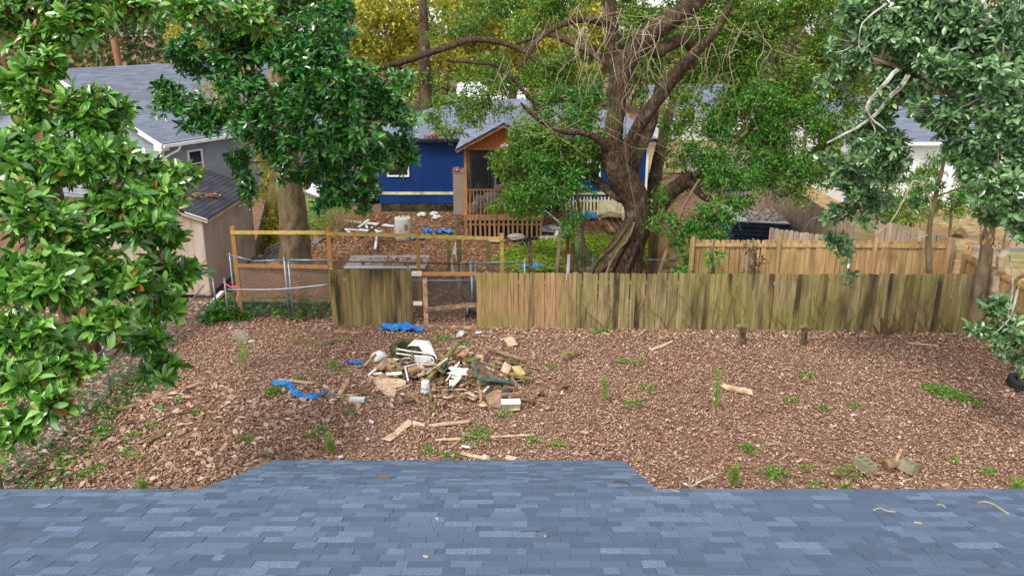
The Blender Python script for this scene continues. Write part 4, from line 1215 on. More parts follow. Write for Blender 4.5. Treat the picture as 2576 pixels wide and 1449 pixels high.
# dark glossy tree in the middle left
T2 = pth(26.2, (750,705,100), (744,650,80), (738,560,70), (728,470,64), (717,340,52), (702,200,46), (690,40,38), (684,-120,28))
tree('magnolia_tree', 'dark glossy leaved tree with thick straight trunk left of the blue house', T2,
     [pth(26.2, (725,300,30), (690,240,24,25), (640,180,18,23.5)), pth(26.2, (718,330,30), (800,260,24,24), (880,200,14,22.5)), pth(26.2,(735,440,28),(820,420,18,24),(880,440,10,22.5))],
     [(540,40,22,100,60),(700,50,21,140,75),(820,40,21,60,50),(480,150,22,60,60),(600,150,21,100,70),(720,170,20,100,70),(810,140,20,70,80),(440,250,22,55,40),(520,290,21.5,70,45),(610,300,21.5,60,40),(660,270,20,70,60),(760,270,19.5,90,60),(860,230,19.5,90,60),(960,230,20.3,60,50),
      (780,350,19.5,90,55),(880,320,19.5,90,50),(980,300,20.2,60,50),(1010,380,21,45,45),(690,380,20.5,55,45),(860,410,20,95,40),(960,400,20.3,50,40),(600,410,22.5,30,35),(622,480,22.5,32,38),(760,440,21,50,30),(850,480,20.5,65,40),(920,480,20.6,40,45),(480,320,22,40,22)],
     'bark_grey', 'magdark', 'rosette', .0112, .205, .38, parts=300, ridge=.05, twigm='vine', grow=1.2)
M2 = pth(29.2, (672,660,80), (690,560,62), (702,470,52), (705,360,42), (700,230,36), (720,80,30), (740,-60,20))
tree('yellow_tree', 'mossy leaning trunk with yellow leaves behind the thick straight trunk', M2, [pth(29.2, (702,420,24), (640,330,16), (590,250,10)), pth(29.2,(700,300,22),(600,220,12),(520,150,8))],
     [(600,230,30,90,80),(640,370,30,50,60),(660,440,30,40,50),(560,120,31,90,70),(690,560,28.6,25,50),(700,620,28.6,20,30)], 'bark_moss', 'yellowleaf', 'spray', .08, .12, .5, ridge=.06)

# leaning oak
OAK = pth(24.4, (1550,745,150), (1560,690,118), (1576,622,92), (1600,570,70), (1603,522,64), (1586,478,67), (1557,428,66), (1541,375,60))
OL = [pth(24.4, (1541,385,56), (1544,318,48), (1555,262,47), (1560,190,52), (1600,125,50), (1650,75,48), (1713,32,46), (1762,-12,44), (1820,-90,34)),
      pth(24.4, (1556,210,40,24.5), (1545,130,36,24.6), (1536,60,34,24.8), (1528,0,32,25), (1510,-80,26,25)),
      pth(24.4, (1562,440,50), (1598,336,34,24.1), (1642,265,33,23.8), (1704,186,32,23.4), (1742,140,28,23), (1800,80,22,22.6), (1840,10,16,22.3)),
      pth(24.4, (1590,470,34,24.8), (1602,400,26,25), (1640,310,26,25.3), (1660,200,20,25.6)),
      pth(24.4, (1580,500,34), (1540,486,27,24.7), (1465,425,24,25.2), (1415,388,22,25.6), (1350,375,14,26)),
      pth(24.4, (1540,390,26), (1508,354,18,24), (1465,334,16,23.8), (1421,332,16,23.6), (1359,304,12,23.2), (1310,260,7,23)),
      pth(24.4, (1604,560,50,24.9), (1640,522,44,25.3), (1690,480,40,25.5), (1722,456,40,25.5), (1728,438,30,25.5)),
      pth(25.5, (1722,446,30), (1752,478,20,25.4), (1775,500,14,25.3), (1800,504,6,25.2)),
      pth(24.4, (1545,170,24,24.6), (1490,135,20,25), (1430,105,17,25.5), (1375,88,12,26), (1300,110,8,26)),
      pth(24.4, (1530,60,26,24.8), (1480,50,18,24), (1420,60,17,23.5), (1360,95,15,23), (1320,150,12,22.6), (1300,175,8,22.5)),
      pth(27, (1500,120,18), (1390,170,14), (1300,120,15), (1200,100,17), (1100,128,16), (1005,158,16), (900,185,10)),
      pth(26, (1400,330,10), (1270,180,9), (1200,160,8), (1120,152,8)),
      pth(24.4, (1650,130,40), (1720,100,30,25), (1745,130,26,25.4), (1740,175,18,25.5))]
VB = []
for sx, sy, n_ in ((1500,20,10),(1420,60,8),(1560,60,8),(1700,40,8),(1850,60,8),(1330,150,4)):
    for _ in range(n_):
        x, y, D = sx + R.uniform(-70, 70), sy + R.uniform(-20, 20), R.uniform(21.5, 24)
        pts = [Q(x, y, D)]
        for k in range(R.randint(4, 7)):
            x += R.uniform(-26, 26); y += R.uniform(22, 52)
            pts.append(Q(x, y, D + R.uniform(-.2, .2)))
        VB.append((pts, .009))
for _ in range(34):
    sx, sy = R.choice(((1660,90),(1900,110),(1600,60),(1380,300),(1480,300),(1820,170),(1800,60)))
    x, y, D = sx + R.uniform(-60, 60), sy + R.uniform(-40, 40), R.uniform(21.5, 24)
    dx, dy = R.choice((-1, 1)) * R.uniform(20, 45), R.uniform(-10, 18)
    pts = [Q(x, y, D)]
    for k in range(5):
        x += dx * R.uniform(.5, 1.2); y += dy + R.uniform(-12, 12)
        pts.append(Q(x, y, D + R.uniform(-.15, .15)))
    VB.append((pts, .007))
oak = tree('oak_tree', 'huge leaning oak with twisted dark trunk and small leaves right of centre', OAK, OL,
     [(1350,330,25,70,45),(1440,350,24.8,80,55),(1390,420,25.4,80,50),(1310,500,27.5,60,45),(1280,420,26.5,40,40),(1340,450,26,70,50),(1420,470,25.5,60,40),(1500,400,25.4,40,40),(1310,380,25.5,50,40),(1130,330,27,30,20),(1150,250,29,60,35),(1230,260,28,60,30),(1370,270,26.5,60,40),(1250,160,29,50,35),(1080,300,28,30,25),(1470,300,26,50,35),(1440,240,27.5,60,45),(1340,190,29,60,35),(1150,60,31,80,40),(1240,30,30,60,35),(1390,30,28,50,35),
      (1850,110,27,100,60),(1960,190,27,100,70),(1870,250,27,90,60),(1990,300,27,80,60),(2060,240,26.5,70,60),(1950,370,26.5,80,45),(1790,420,25.8,70,45),(1700,390,26,30,30),
      (1990,60,27,110,50),(2130,140,26,80,70),(2080,340,26.5,70,50),(1870,330,27,60,40),(1800,40,27,60,40),(1720,210,28,40,40),(2150,230,26.5,60,50),(1640,160,27.5,40,40),(2020,420,26.5,70,40),(1930,440,26,60,40),(2090,420,26.8,60,40),(2060,140,27,80,50),(1780,330,26.5,50,35),(1900,60,27,70,50),(1610,40,27,60,30),(1780,130,27.5,60,50),(1950,300,26.8,70,50),(2050,380,26.6,60,40),(1840,190,27,60,50),(2100,60,27,70,50),(2010,480,26,40,30),(1270,210,28,60,35),(1400,170,27,60,40),(1180,290,28,40,25),(1500,220,27,40,40),(1330,60,28,60,40),(1720,320,26,40,30),(1750,250,27,40,40),(1700,-20,27,80,40),(1850,-10,27,90,40),(1560,-20,27,80,40),(1420,-10,28,80,40),(1260,-10,29,80,40),(2040,-10,27,90,40),(1660,60,27.5,50,40),(1760,60,27,50,40)],
     'bark_oak', 'oakleaf', 'spray', .2, .115, .46, ridge=.09, bare=VB, limbm='bark_oak', grow=1.25)
# wild vines and saplings with bright leaves round the oak
def sapling(label, pts, blobs, leafm='brightleaf', dens=.13, ls=.13, name='sapling', bark='bark_grey', **k):
    return tree(name, label, pts, [], blobs, bark, leafm, k.pop('style', 'spray'), dens, ls, k.pop('asp', .42), **k)
sapling('thin sapling with bright leaves before the porch', pth(24.2, (1402,712,12), (1405,640,11), (1418,540,9), (1420,450,7), (1410,380,5)), [(1400,470,24,70,40),(1330,490,24.2,50,35),(1290,515,24.4,25,20),(1440,440,24,40,30),(1370,400,24.2,50,30),(1420,570,24,25,20),(1450,540,24,20,20)])
sapling('thin leaning sapling between the oak and the cedar fence', pth(23.6, (1650,730,12), (1668,660,11), (1690,600,9), (1720,520,7), (1760,450,5)), [(1740,560,23.6,60,35),(1800,540,23.6,60,35),(1720,610,23.5,30,25),(1800,455,24,50,30),(1850,500,24,55,35),(1800,600,23.2,40,20),(1740,650,23.2,30,25),(1880,450,24.2,40,35),(1820,400,24.4,50,30),(1660,560,23.8,25,30),(1660,500,24,20,25),(1720,690,22.3,20,15)])
sapling('bright leafy vines draped through the right side of the oak', pth(25.5, (1640,700,12), (1660,560,11), (1720,470,9), (1800,400,8), (1880,330,6)), [(1830,330,25.5,60,40),(1900,380,25.5,60,40),(1760,390,25.3,50,40),(1960,330,25.8,60,40),(1880,260,25.8,60,40),(1990,420,25.6,50,35),(1940,240,25.8,60,40),(2040,290,25.8,50,40),(1830,450,25,50,35),(1790,300,25.8,40,30),(1900,440,25.2,50,35)], dens=.085, ls=.14)
sapling('bright leafy vines draped through the left side of the oak', pth(24.9, (1470,700,9), (1466,600,9), (1450,480,8), (1430,380,6)), [(1340,330,25,60,35),(1410,300,25,60,35),(1470,340,24.9,40,30),(1300,400,25.5,40,35),(1360,390,25,50,35),(1440,420,24.8,40,30),(1480,250,25.5,40,35),(1400,240,26,50,35)], dens=.085, ls=.14)
sapling('leafy vine hanging over the mossy fence', pth(22.0, (1800,730,8), (1796,690,8), (1790,640,7), (1800,600,5)), [(1790,670,21.8,20,20),(1780,720,21.7,18,10),(1815,640,22,25,15)], dens=.03)
sapling('slender bare sapling with dead brown leaves before the cedar fence', pth(22.1, (1896,730,7), (1896,680,7), (1900,640,6), (1894,600,4)), [(1905,650,22.1,16,18),(1890,630,22.1,8,10),(1885,675,22,14,10)], leafm='vine', dens=.03, ls=.1)
sapling('crooked bare sapling in front of the cedar fence', pth(21.9, (2338,760,15), (2338,690,14), (2336,620,13), (2340,560,12), (2352,500,12), (2366,440,10), (2380,390,6)), [(2400,400,21.5,50,30),(2320,470,22,50,30),(2290,520,22,40,25),(2440,470,22,30,25)], leafm='magdark', style='rosette', dens=.004, ls=.16, asp=.36,
        bare=[([Q(2345,540,21.9), Q(2330,480,21.8), Q(2300,455,21.7), Q(2275,500,21.6), Q(2240,560,21.6), Q(2200,590,21.5)], .035), ([Q(2338,590,21.9), Q(2300,600,21.8), Q(2270,570,21.8), Q(2240,560,21.7)], .02), ([Q(2260,560,21.7), Q(2290,590,21.7), Q(2320,640,21.7)], .012), ([Q(2280,520,21.7), Q(2310,560,21.7), Q(2290,640,21.7)], .01), ([Q(2350,500,21.9), Q(2330,460,22), Q(2310,440,22)], .02)])
# tree at the right edge and the two stems at the fence corner
tree('bay_tree', 'dark bluish leaved tree hanging over the right edge of the yard', [(Vector((11.7, 17.2, -.1)), .26), (Vector((11.6, 17.1, 3)), .22), (Vector((11.3, 17.0, 6)), .18), (Vector((11, 16.8, 9.5)), .1)], 
     [pth(16.5, (2570,430,30), (2480,300,20,16), (2330,200,16,15.8), (2200,150,10,15.8))],
     [(2250,50,16,120,70),(2400,70,15.5,130,80),(2530,60,15,80,80),(2520,190,14.5,80,90),(2390,190,15,90,70),(2270,150,16,70,50),(2160,110,16.5,60,50),(2500,330,14.5,80,70),(2400,300,15,60,50),(2200,300,16.2,60,40),(2170,360,16.2,70,50),(2230,420,16.2,50,45),(2150,470,16.8,55,45),
      (2200,510,16.8,45,35),(2110,540,17.2,35,35),(2100,610,17.6,40,20),(2130,640,17.8,20,18),(2510,450,14,60,50),(2550,540,14,35,50),(2480,540,15,40,25),(2510,770,15,45,28),(2540,840,14.5,35,45),(2490,830,15,35,18),(2565,910,14.6,15,25),(2140,700,18,14,12),(2330,120,15.5,70,50),(2300,250,15.6,40,30),(2450,420,14.8,50,40),(2330,30,15.6,80,40),(2250,220,16,60,40),(2480,240,14.6,60,50),(2180,20,16.5,60,40),(2430,380,15,50,40),(2110,200,16.8,40,40),(2350,280,15.2,50,40),(2555,330,14.2,40,60),(2560,420,14.2,30,50),(2110,420,17,50,40),(2250,370,16,40,40)],
     'bark_grey', 'magblue', 'rosette', .0118, .155, .42, parts=300, ridge=.06, twigm='lichen', limbm='bark_grey', grow=1.2,
     bare=[([Q(2285,190,15.5), Q(2230,260,15.7), Q(2190,300,15.9), Q(2140,330,16), Q(2080,360,16.1)], .05), ([Q(2260,175,15.5), Q(2200,240,15.7), Q(2180,280,15.8), Q(2230,330,15.8)], .042), ([Q(2190,300,15.9), Q(2200,340,15.9), Q(2150,350,16)], .02),
           ([Q(2470,0,15), Q(2480,40,15), Q(2450,100,15), Q(2380,130,15)], .05), ([Q(2230,10,16), Q(2170,60,16), Q(2160,120,16)], .022), ([Q(2560,730,14.6), Q(2540,800,14.6), Q(2500,840,14.8)], .025), ([Q(2540,640,14.8), Q(2548,720,14.7), Q(2535,800,14.6)], .02)])
sapling('dark two stemmed tree at the right end of the mossy fence', pth(20.6, (2462,880,60), (2460,820,52), (2462,760,38), (2478,660,30), (2492,560,24), (2505,460,18)), [(2510,520,20,50,30),(2460,450,20.5,50,35),(2430,500,20.5,40,30)], leafm='magdark', style='rosette', dens=.004, ls=.15, asp=.38, name='small_tree',
        bare=[([Q(2472,830,20.5), Q(2496,740,20.5), Q(2520,650,20.4), Q(2545,560,20.3), Q(2560,470,20.2)], .16)])
for lab, x, y, D, rx in (('olive shrub on the lawn behind the cedar fence', 2290, 520, 27, 60), ('dark olive shrub beside the bare sapling', 2390, 525, 27.5, 50), ('small olive shrub left of the tan sheet', 2225, 540, 26.5, 40), ('dull green bush before the white house wall', 2230, 440, 34, 70), ('low dull bush right of the bush by the white house', 2330, 450, 34, 60), ('grey green bush behind the corner tree', 2470, 500, 30, 60)):
    sapling(lab, pth(D, (x, y + 130, 10), (x, y + 60, 8), (x + 4, y, 5)), [(x, y, D, rx, 34), (x + 20, y - 30, D, rx * .7, 26)], leafm='oakleaf', dens=.16, ls=.12, name='shrub')
def roots():
    b = MB()
    for pts in (((1598,560,14),(1570,610,16),(1535,650,18),(1505,690,22),(1490,735,30)), ((1590,580,12),(1560,630,14),(1540,670,16),(1522,735,24)), ((1606,600,10),(1590,650,12),(1572,690,14),(1560,740,22)), ((1585,560,8),(1545,615,9),(1500,660,10),(1484,700,12),(1480,740,14))):
        P = pth(23.75, *pts)
        q, r = smooth_path([p for p, _ in P], [a for _, a in P], 5, .3)
        b.tube(q, r, 8, cap=False, ridge=.15)
    b.build('buttress_roots', MT['bark_oak'], oak, True)
    P = pth(23.4, (1597,560,5), (1580,600,6), (1548,640,6), (1525,690,7), (1505,740,7))
    q, r = smooth_path([p for p, _ in P], [a for _, a in P], 5, .4)
    v = MB(); v.tube(q, r, 6, cap=False)
    P = pth(23.7, (1600,545,3), (1585,450,3), (1572,360,3), (1575,270,3), (1570,190,2))
    q, r = smooth_path([p for p, _ in P], [a for _, a in P], 6, 1.2); v.tube(q, r, 5, cap=False)
    v.build('climbing_vine', MT['bark_grey'], oak, True)
roots()
def hanging_leaves():
    P = []
    for x, y, n in ((2500,480,26),(2520,500,20),(2490,560,14),(2495,600,12)):
        for _ in range(n): P.append(Q(x + R.gauss(0, 14), y + R.gauss(0, 12), 19.6))
    P = np.array(P); n = len(P)
    ax = rng.normal(0, .4, (n, 3)) + np.array([0, 0, -1.0]); nm = rng.normal(0, .3, (n, 3)) + np.array([0, -1.0, 0])
    L = rng.uniform(.12, .2, n)
    V, T, *_ = leaf_geo(P, ax, nm, L, L * .4, BIG, BIGT)
    tag(npobj('dead_leaf_cluster', V, T, MT['deadleaf']), 'cluster of dead tan leaves hanging on the corner tree', 'dead leaves', kind='stuff')
hanging_leaves()

# trees further back
def back_tree(label, x, D, blobs, leafm, bark='bark_grey', tr=.22, top=11, dens=.1, ls=.23, asp=.55, name='autumn_tree', group='trees behind the houses', lean=0):
    X = Q(x, 400, D).x
    tree(name, label, [(Vector((X, D, -.1)), tr), (Vector((X + lean * .3, D, top * .35)), tr * .85), (Vector((X + lean * .7, D, top * .7)), tr * .6), (Vector((X + lean, D, top)), tr * .25)], [], blobs, bark, leafm, 'spray', dens, ls, asp, group=group, twigs=False)
back_tree('yellow autumn tree behind the left of the blue house roof', 1010, 47, [(950,40,46,110,60),(1080,60,46,110,70),(1000,130,46.5,100,60),(880,120,47,80,60),(1120,160,47,70,50),(900,200,47,80,40),(1020,210,46,70,35),(840,40,47,80,60),(1150,20,47,90,50)], 'yellowleaf', tr=.3)
back_tree('broad yellow autumn tree above the blue house ridge', 1280, 50, [(1180,40,49,100,60),(1280,110,49,110,70),(1380,70,50,100,70),(1230,180,50,80,40),(1420,170,50,80,50),(1340,10,49,80,40),(1300,200,50,70,35),(1470,60,50,80,60),(1180,120,49,80,50)], 'yellowleaf', tr=.3, lean=.8)
back_tree('olive and yellow tree behind the oak fork', 1500, 54, [(1480,50,53,90,60),(1560,120,53,80,60),(1480,180,54,70,50),(1620,180,54,70,40),(1660,60,54,90,60)], 'farleaf', tr=.3, top=12)
back_tree('green tree with dark trunk left of the blue house ridge', 1075, 43, [(1080,200,43,60,40),(1130,240,43,60,35),(1060,270,43,40,30),(1160,200,44,50,40),(1100,310,42,30,25),(1020,240,43,50,40),(990,300,42,40,30),(1180,260,43,40,30)], 'oakleaf', tr=.4, dens=.05, ls=.14, bark='bark_oak', name='evergreen_tree')
back_tree('dark green pine tree beyond the grey house ridge', 335, 62, [(340,120,61,40,40),(330,60,61,36,50),(360,20,62,40,50),(410,110,62,36,40),(400,40,62,36,50)], 'pineleaf', tr=.2, dens=.08, ls=.25, asp=.25, name='pine_tree')
back_tree('pale olive tree beyond the grey house at far left', 180, 60, [(120,60,60,110,60),(220,90,60,80,50),(200,20,60,100,50),(60,120,60,80,40)], 'farleaf', tr=.25)
back_tree('dull green tree between the grey house and the dark tree', 560, 58, [(470,90,58,70,60),(560,60,58,80,60),(600,150,58,80,50),(480,20,58,80,50)], 'yellowleaf', tr=.25)
back_tree('olive tree behind the right side of the oak', 1900, 52, [(1850,60,52,90,60),(1950,110,52,100,60),(1900,180,52,90,50),(2010,200,52,70,50),(1830,140,52,60,50),(2000,30,52,80,40)], 'farleaf', tr=.3)
back_tree('dull green tree behind the white house on the right', 2300, 56, [(2220,120,56,100,60),(2330,150,56,100,50),(2150,200,56,80,50),(2430,120,56,90,60),(2540,150,56,80,60)], 'farleaf', tr=.3)
back_tree('small green tree close behind the blue house right corner', 1660, 44, [(1660,290,44,40,40),(1700,330,44,40,30),(1630,250,44,40,30)], 'oakleaf', tr=.2, dens=.05, ls=.15, name='evergreen_tree', top=6)
back_tree('brown leaning tree beside the blue house right corner', 1640, 37.5, [(1640,300,37.5,40,30),(1690,280,37.5,40,30)], 'oakleaf', tr=.3, dens=.04, ls=.13, name='evergreen_tree', top=6, lean=1.0, bark='bark_oak')
back_tree('bushy green tree on the lawn beyond the grey fence', 2020, 33.5, [(2040,430,33,60,50),(1990,450,33,50,45),(1960,400,33,50,45),(2110,440,32.5,50,40),(2160,400,32.5,50,40),(2200,460,32,50,30),(1900,360,33,40,40),(2000,400,33,50,40),(2080,400,33.5,50,50),(2250,440,32,40,30)], 'oakleaf', tr=.12, dens=.035, ls=.13, name='evergreen_tree', top=5.4)

def far_woods():
    n = 60000
    X = rng.uniform(-75, 75, n); Y = rng.uniform(76, 90, n)
    ht = 10.5 + 2.2 * np.sin(X * .31) + 1.5 * np.sin(X * .83 + 1) + 1.0 * np.sin(X * 1.9)
    Z = rng.uniform(0, 1, n) ** .8 * ht
    P = np.column_stack([X, Y, Z])
    P = P[rng.uniform(0, 1, n) < .55 + .45 * np.sin(X * .9 + Z * 1.3)]
    n = len(P)
    L = rng.uniform(.4, .9, n)
    V, T, *_ = leaf_geo(P, rng.normal(0, 1, (n, 3)), rng.normal(0, 1, (n, 3)), L, L * .7, SML, SMLT)
    tag(npobj('far_woods', V, T, MT['farleaf']), 'hazy mixed woods along the far horizon', 'woods', kind='stuff')
far_woods()

# ------------------------------------------------------------------ small plants
def tuft(name, label, cat, base, h, w, m, n, ls, asp, group=None, up=.5):
    n = int(n)
    b = np.array(base)
    a = rng.uniform(0, 6.28, n); rr = w * np.sqrt(rng.uniform(0, 1, n))
    zz = h * rng.uniform(.12, 1, n) * (1 - .45 * (rr / w))
    P = b + np.column_stack([np.cos(a) * rr, np.sin(a) * rr, zz])
    ax = np.column_stack([np.cos(a), np.sin(a), rng.uniform(-.2, up + .3, n)]) + rng.normal(0, .4, (n, 3))
    nm = rng.normal(0, .3, (n, 3)) + np.array([0, -.15, 1.0])
    L = ls * rng.uniform(.6, 1.3, n)
    V, T, *_ = leaf_geo(P, ax, nm, L, L * asp, SML, SMLT)
    t = thing(name, label, cat, base, group)
    st = MB()
    for _ in range(5):
        c = R.uniform(0, 6.28)
        st.tube([Vector(base), Vector(base) + Vector((math.cos(c) * w * .3, math.sin(c) * w * .3, h * .5)), Vector(base) + Vector((math.cos(c) * w * .7, math.sin(c) * w * .7, h * .9))], [.006, .005, .002], 4, cap=False)
    st.build('stem', MT['ivy'], t)
    tag(npobj('foliage', V, T, MT[m], t), kind='stuff')
    return t

def feather(label, x, y, ytop, wpx):
    base = G(x, y)
    zc = base.y * cp + CAMZ * sp
    h = (y - ytop) * zc / FPX * 1.12; w = wpx * zc / FPX / 2
    t = thing('feathery_weed', label, 'weed', base, 'feathery green weeds in the yard')
    st = MB()
    Ps, As = [], []
    for k in range(R.randint(4, 6)):
        c = R.uniform(0, 6.28); hh = h * R.uniform(.55, 1); ww = w * R.uniform(.2, .8)
        tip = base + Vector((math.cos(c) * ww, math.sin(c) * ww, hh))
        mid = base.lerp(tip, .5) + Vector((R.uniform(-.04, .04), R.uniform(-.04, .04), 0))
        st.tube([base, mid, tip], [.006, .005, .002], 4)
        n = int(130 * hh / h)
        u = rng.uniform(.2, 1, n)
        P = np.where(u[:, None] < .5, np.array(base) + (np.array(mid) - np.array(base)) * u[:, None] * 2, np.array(mid) + (np.array(tip) - np.array(mid)) * (u[:, None] * 2 - 1))
        a = rng.uniform(0, 6.28, n); rr = w * .62 * rng.uniform(0, 1, n) * (1.15 - u)
        P = P + np.column_stack([np.cos(a) * rr, np.sin(a) * rr, rng.normal(0, .02, n)])
        Ps.append(P); As.append(np.column_stack([np.cos(a) * .7, np.sin(a) * .7, np.full(n, .7)]) + rng.normal(0, .3, (n, 3)))
    st.build('stem', MT['fennel'], t)
    P, ax = np.concatenate(Ps), np.concatenate(As)
    n = len(P)
    L = rng.uniform(.04, .1, n)
    V, T, *_ = leaf_geo(P, ax, rng.normal(0, 1, (n, 3)), L, np.full(n, .011), SMF, SMLT)
    tag(npobj('foliage', V, T, MT['fennel'], t), kind='stuff')
for lab, x, y, yt, w in (('tall feathery weed left of the debris pile', 614, 928, 836, 62), ('short feathery weed above the left roof edge', 362, 1246, 1196, 34), ('dry feathery weed just above the porch roof', 832, 1142, 1092, 34),
                         ('thin feathery weed right of the debris pile', 1522, 1012, 934, 28), ('tallest feathery weed in the middle of the right yard', 1800, 1034, 926, 36), ('feathery weed touching the roof edge right of the porch roof', 1845, 1224, 1166, 40),
                         ('yellowish feathery weed at the bottom right corner', 2560, 1240, 1205, 60)):
    feather(lab, x, y, yt, w)
WG = 'small green weeds in the leaf litter'
for x, y, s in ((846,930,.25),(835,920,.2),(700,985,.3),(690,990,.22),(617,1108,.22),(812,1085,.18),(780,1095,.14),(1195,1110,.36),(1205,1090,.3),(1265,1045,.22),(1120,855,.2),(1160,865,.2),(1090,858,.16),(1500,838,.2),(1520,835,.16),
                (1605,915,.18),(1572,912,.16),(1625,980,.22),(1595,1020,.25),(1940,1195,.3),(1965,1200,.26),(2060,1230,.22),(2130,1195,.32),(2128,1235,.2),(2035,950,.24),(1990,1010,.2),(2075,1030,.16),(2145,1022,.14),
                (505,1040,.16),(330,1100,.2),(310,1140,.18),(345,1150,.18),(240,1180,.2),(215,1200,.2),(130,1235,.22),(385,1075,.18),(450,1010,.16),(400,1030,.16),(255,1090,.2),(280,1040,.24),(165,1170,.22),(880,1040,.14),(1390,928,.16),(1075,1138,.2),(1130,1150,.2),
                (1340,1110,.16),(1400,1120,.16),(1890,1135,.2),(1870,1130,.18),(2030,1180,.16),(2480,1190,.16),(2400,1160,.14),(1210,1185,.18),(760,955,.16)):
    tuft('weed', 'small bright green weed sprouting through the leaf litter of the near yard', 'weed', G(x, y), s * .55, s * .8, 'weed', 46 * s / .2, .06, .6, WG)
wp = tuft('weed_patch', 'wide bright green weed patch before the right tyre', 'weed', G(2375, 990), .14, .32, 'weed', 170, .07, .5)
for k_, (x_, y_) in enumerate(((2410, 998), (2435, 1008), (2350, 982))):
    tuft('weed_patch', ('low weeds in the middle of the wide patch before the right tyre', 'low weeds at the near end of the wide patch before the right tyre', 'low weeds at the far end of the wide patch before the right tyre')[k_], 'weed', G(x_, y_), .1, .26, 'weed', 90, .07, .5)
tuft('weed_patch', 'green weeds at the base of the mossy fence', 'weed', G(1990, 800), .6, .15, 'ivy', 60, .1, .6)
for lab, x, y, w, h, n in (('ivy heap round the steel post left of the chipboard', 600, 785, .9, .35, 1100), ('ivy climbing the wire before the right chipboard panel', 770, 782, .95, .75, 900), ('ivy clump by the shed corner', 545, 800, .5, .25, 350)):
    tuft('ivy', lab, 'ivy', G(x, y), h, w, 'ivy', n, .11, .85)
# ground cover behind the fence
def cover(label, pts, n, m, ls, zmax):
    P = []
    for _ in range(n):
        x, y, rx, ry = R.choice(pts)
        a, r_ = R.uniform(0, 6.28), math.sqrt(R.random())
        g = G(x + math.cos(a) * rx * r_, y + math.sin(a) * ry * r_)
        P.append((g.x, g.y, R.uniform(.01, zmax)))
    P = np.array(P); n = len(P)
    L = ls * rng.uniform(.6, 1.3, n)
    V, T, *_ = leaf_geo(P, rng.normal(0, 1, (n, 3)) * np.array([1, 1, .3]), rng.normal(0, .35, (n, 3)) + np.array([0, -.1, 1.0]), L, L * .7, SML, SMLT)
    tag(npobj('ground_cover', V, T, MT[m]), label, 'ground cover', kind='stuff')
cover('yellow green ground cover between the porch and the oak', [(1400,645,130,45),(1330,660,90,30),(1480,620,90,30),(1560,640,90,40),(1660,640,60,40),(1420,620,90,20)], 15000, 'cover', .1, .14)
cover('green ivy ground cover along the left wire fence', [(180,1080,120,80),(90,1180,90,60),(250,1010,80,50),(330,960,60,40)], 1000, 'ivy', .1, .1)
cover('ferny weeds along the grey house side', [(830,530,60,40),(860,500,50,30),(800,560,40,40)], 2600, 'fennel', .12, .55)
def dry_grass(label, cx, cy, rx, ry, n, h, m='drygrass'):
    V, T = [], []
    P = []
    for _ in range(n):
        a, r_ = R.uniform(0, 6.28), math.sqrt(R.random())
        P.append(tuple(Vector((cx + math.cos(a) * rx * r_, cy + math.sin(a) * ry * r_, 0))))
    P = np.array(P)
    ax = rng.normal(0, .22, (n, 3)) + np.array([0, 0, 1.0]); nm = rng.normal(0, 1, (n, 3)); nm[:, 2] = 0
    L = h * rng.uniform(.5, 1.2, n)
    V, T, *_ = leaf_geo(P, ax, nm, L, np.full(n, .018), SMF, SMLT)
    tag(npobj('dry_grass', V, T, MT[m]), label, 'grass', kind='stuff')
dry_grass('tall dry grass clump right of the oak limb', 10.9, 50, 1.3, .8, 260, 2.0)
dry_grass('dry vines and grass heaped along the grey weathered fence', 10.98, 32.5, .2, 5, 700, 1.5)
dry_grass('dry brush between the thick trunk and the parked car', -6.9, 33.5, 1.0, 1.4, 500, .8)
def fence_vines():
    b = MB()
    for x0, n in ((1450,2),(1530,3),(1590,2),(1680,2),(1760,3),(1800,2),(1850,2),(1960,2),(2060,2),(2150,2),(2250,3),(2310,2),(2360,2),(2400,2)):
        for _ in range(n):
            x, y = x0 + R.uniform(-15, 15), 836
            D = FC.y + (FD.y - FC.y) * (x - 1200) / 1246 - .03
            pts = [Q(x, y, D)]
            k = R.randint(3, 6)
            for _k in range(k):
                x += R.uniform(-22, 16); y -= R.uniform(12, 30)
                pts.append(Q(x, max(y, 700), D - R.uniform(0, .03)))
            q, r = smooth_path(pts, [R.uniform(.006, .012) * (1 - .12 * i) for i in range(len(pts))], 4, .8)
            b.tube(q, r, 5, cap=False)
    tag(b.build('dead_vines', MT['vine']), 'dead brown vines creeping up the long mossy fence', 'vines', kind='stuff')
fence_vines()

# ------------------------------------------------------------------ things lying about
def pa(x, y): return (601 + x / 3.0, 772.5 + y / 3.0)
def pb(x, y): return (884 + x / 5.662, 841 + y / 5.662)

def plank(name, label, a, b, w, t, m, za=.04, zb=.04, jag=.0, cat='plank', group=None, roll=0.0):
    A, B_ = G(*a, za), G(*b, zb)
    bb = MB()
    n = 4
    up = Vector((math.sin(roll), 0, math.cos(roll)))
    d = (B_ - A).normalized(); side = d.cross(up).normalized(); up = side.cross(d)
    vs = []
    for i in range(n + 1):
        p = A.lerp(B_, i / n) + up * (R.uniform(-.1, .1) * t)
        ends = i in (0, n)
        for sx, sy in ((-1, -1), (0, -1), (1, -1), (1, 1), (0, 1), (-1, 1)):
            o = d * (R.uniform(-jag, jag) if ends else 0)
            ww = w * (1 + (R.uniform(-.12, .12) if jag else R.uniform(-.02, .02)))
            vs.append(p + side * sx * ww / 2 + up * sy * t / 2 + o)
    fs = [tuple(range(6)), tuple(reversed(range(n * 6, n * 6 + 6)))]
    for i in range(n):
        for k in range(6):
            q, r_ = i * 6 + k, i * 6 + (k + 1) % 6
            fs.append((r_, q, q + 6, r_ + 6))
    bb.add(vs, fs)
    return tag(bb.build(name, MT[m], wloc=A), label, cat, group)

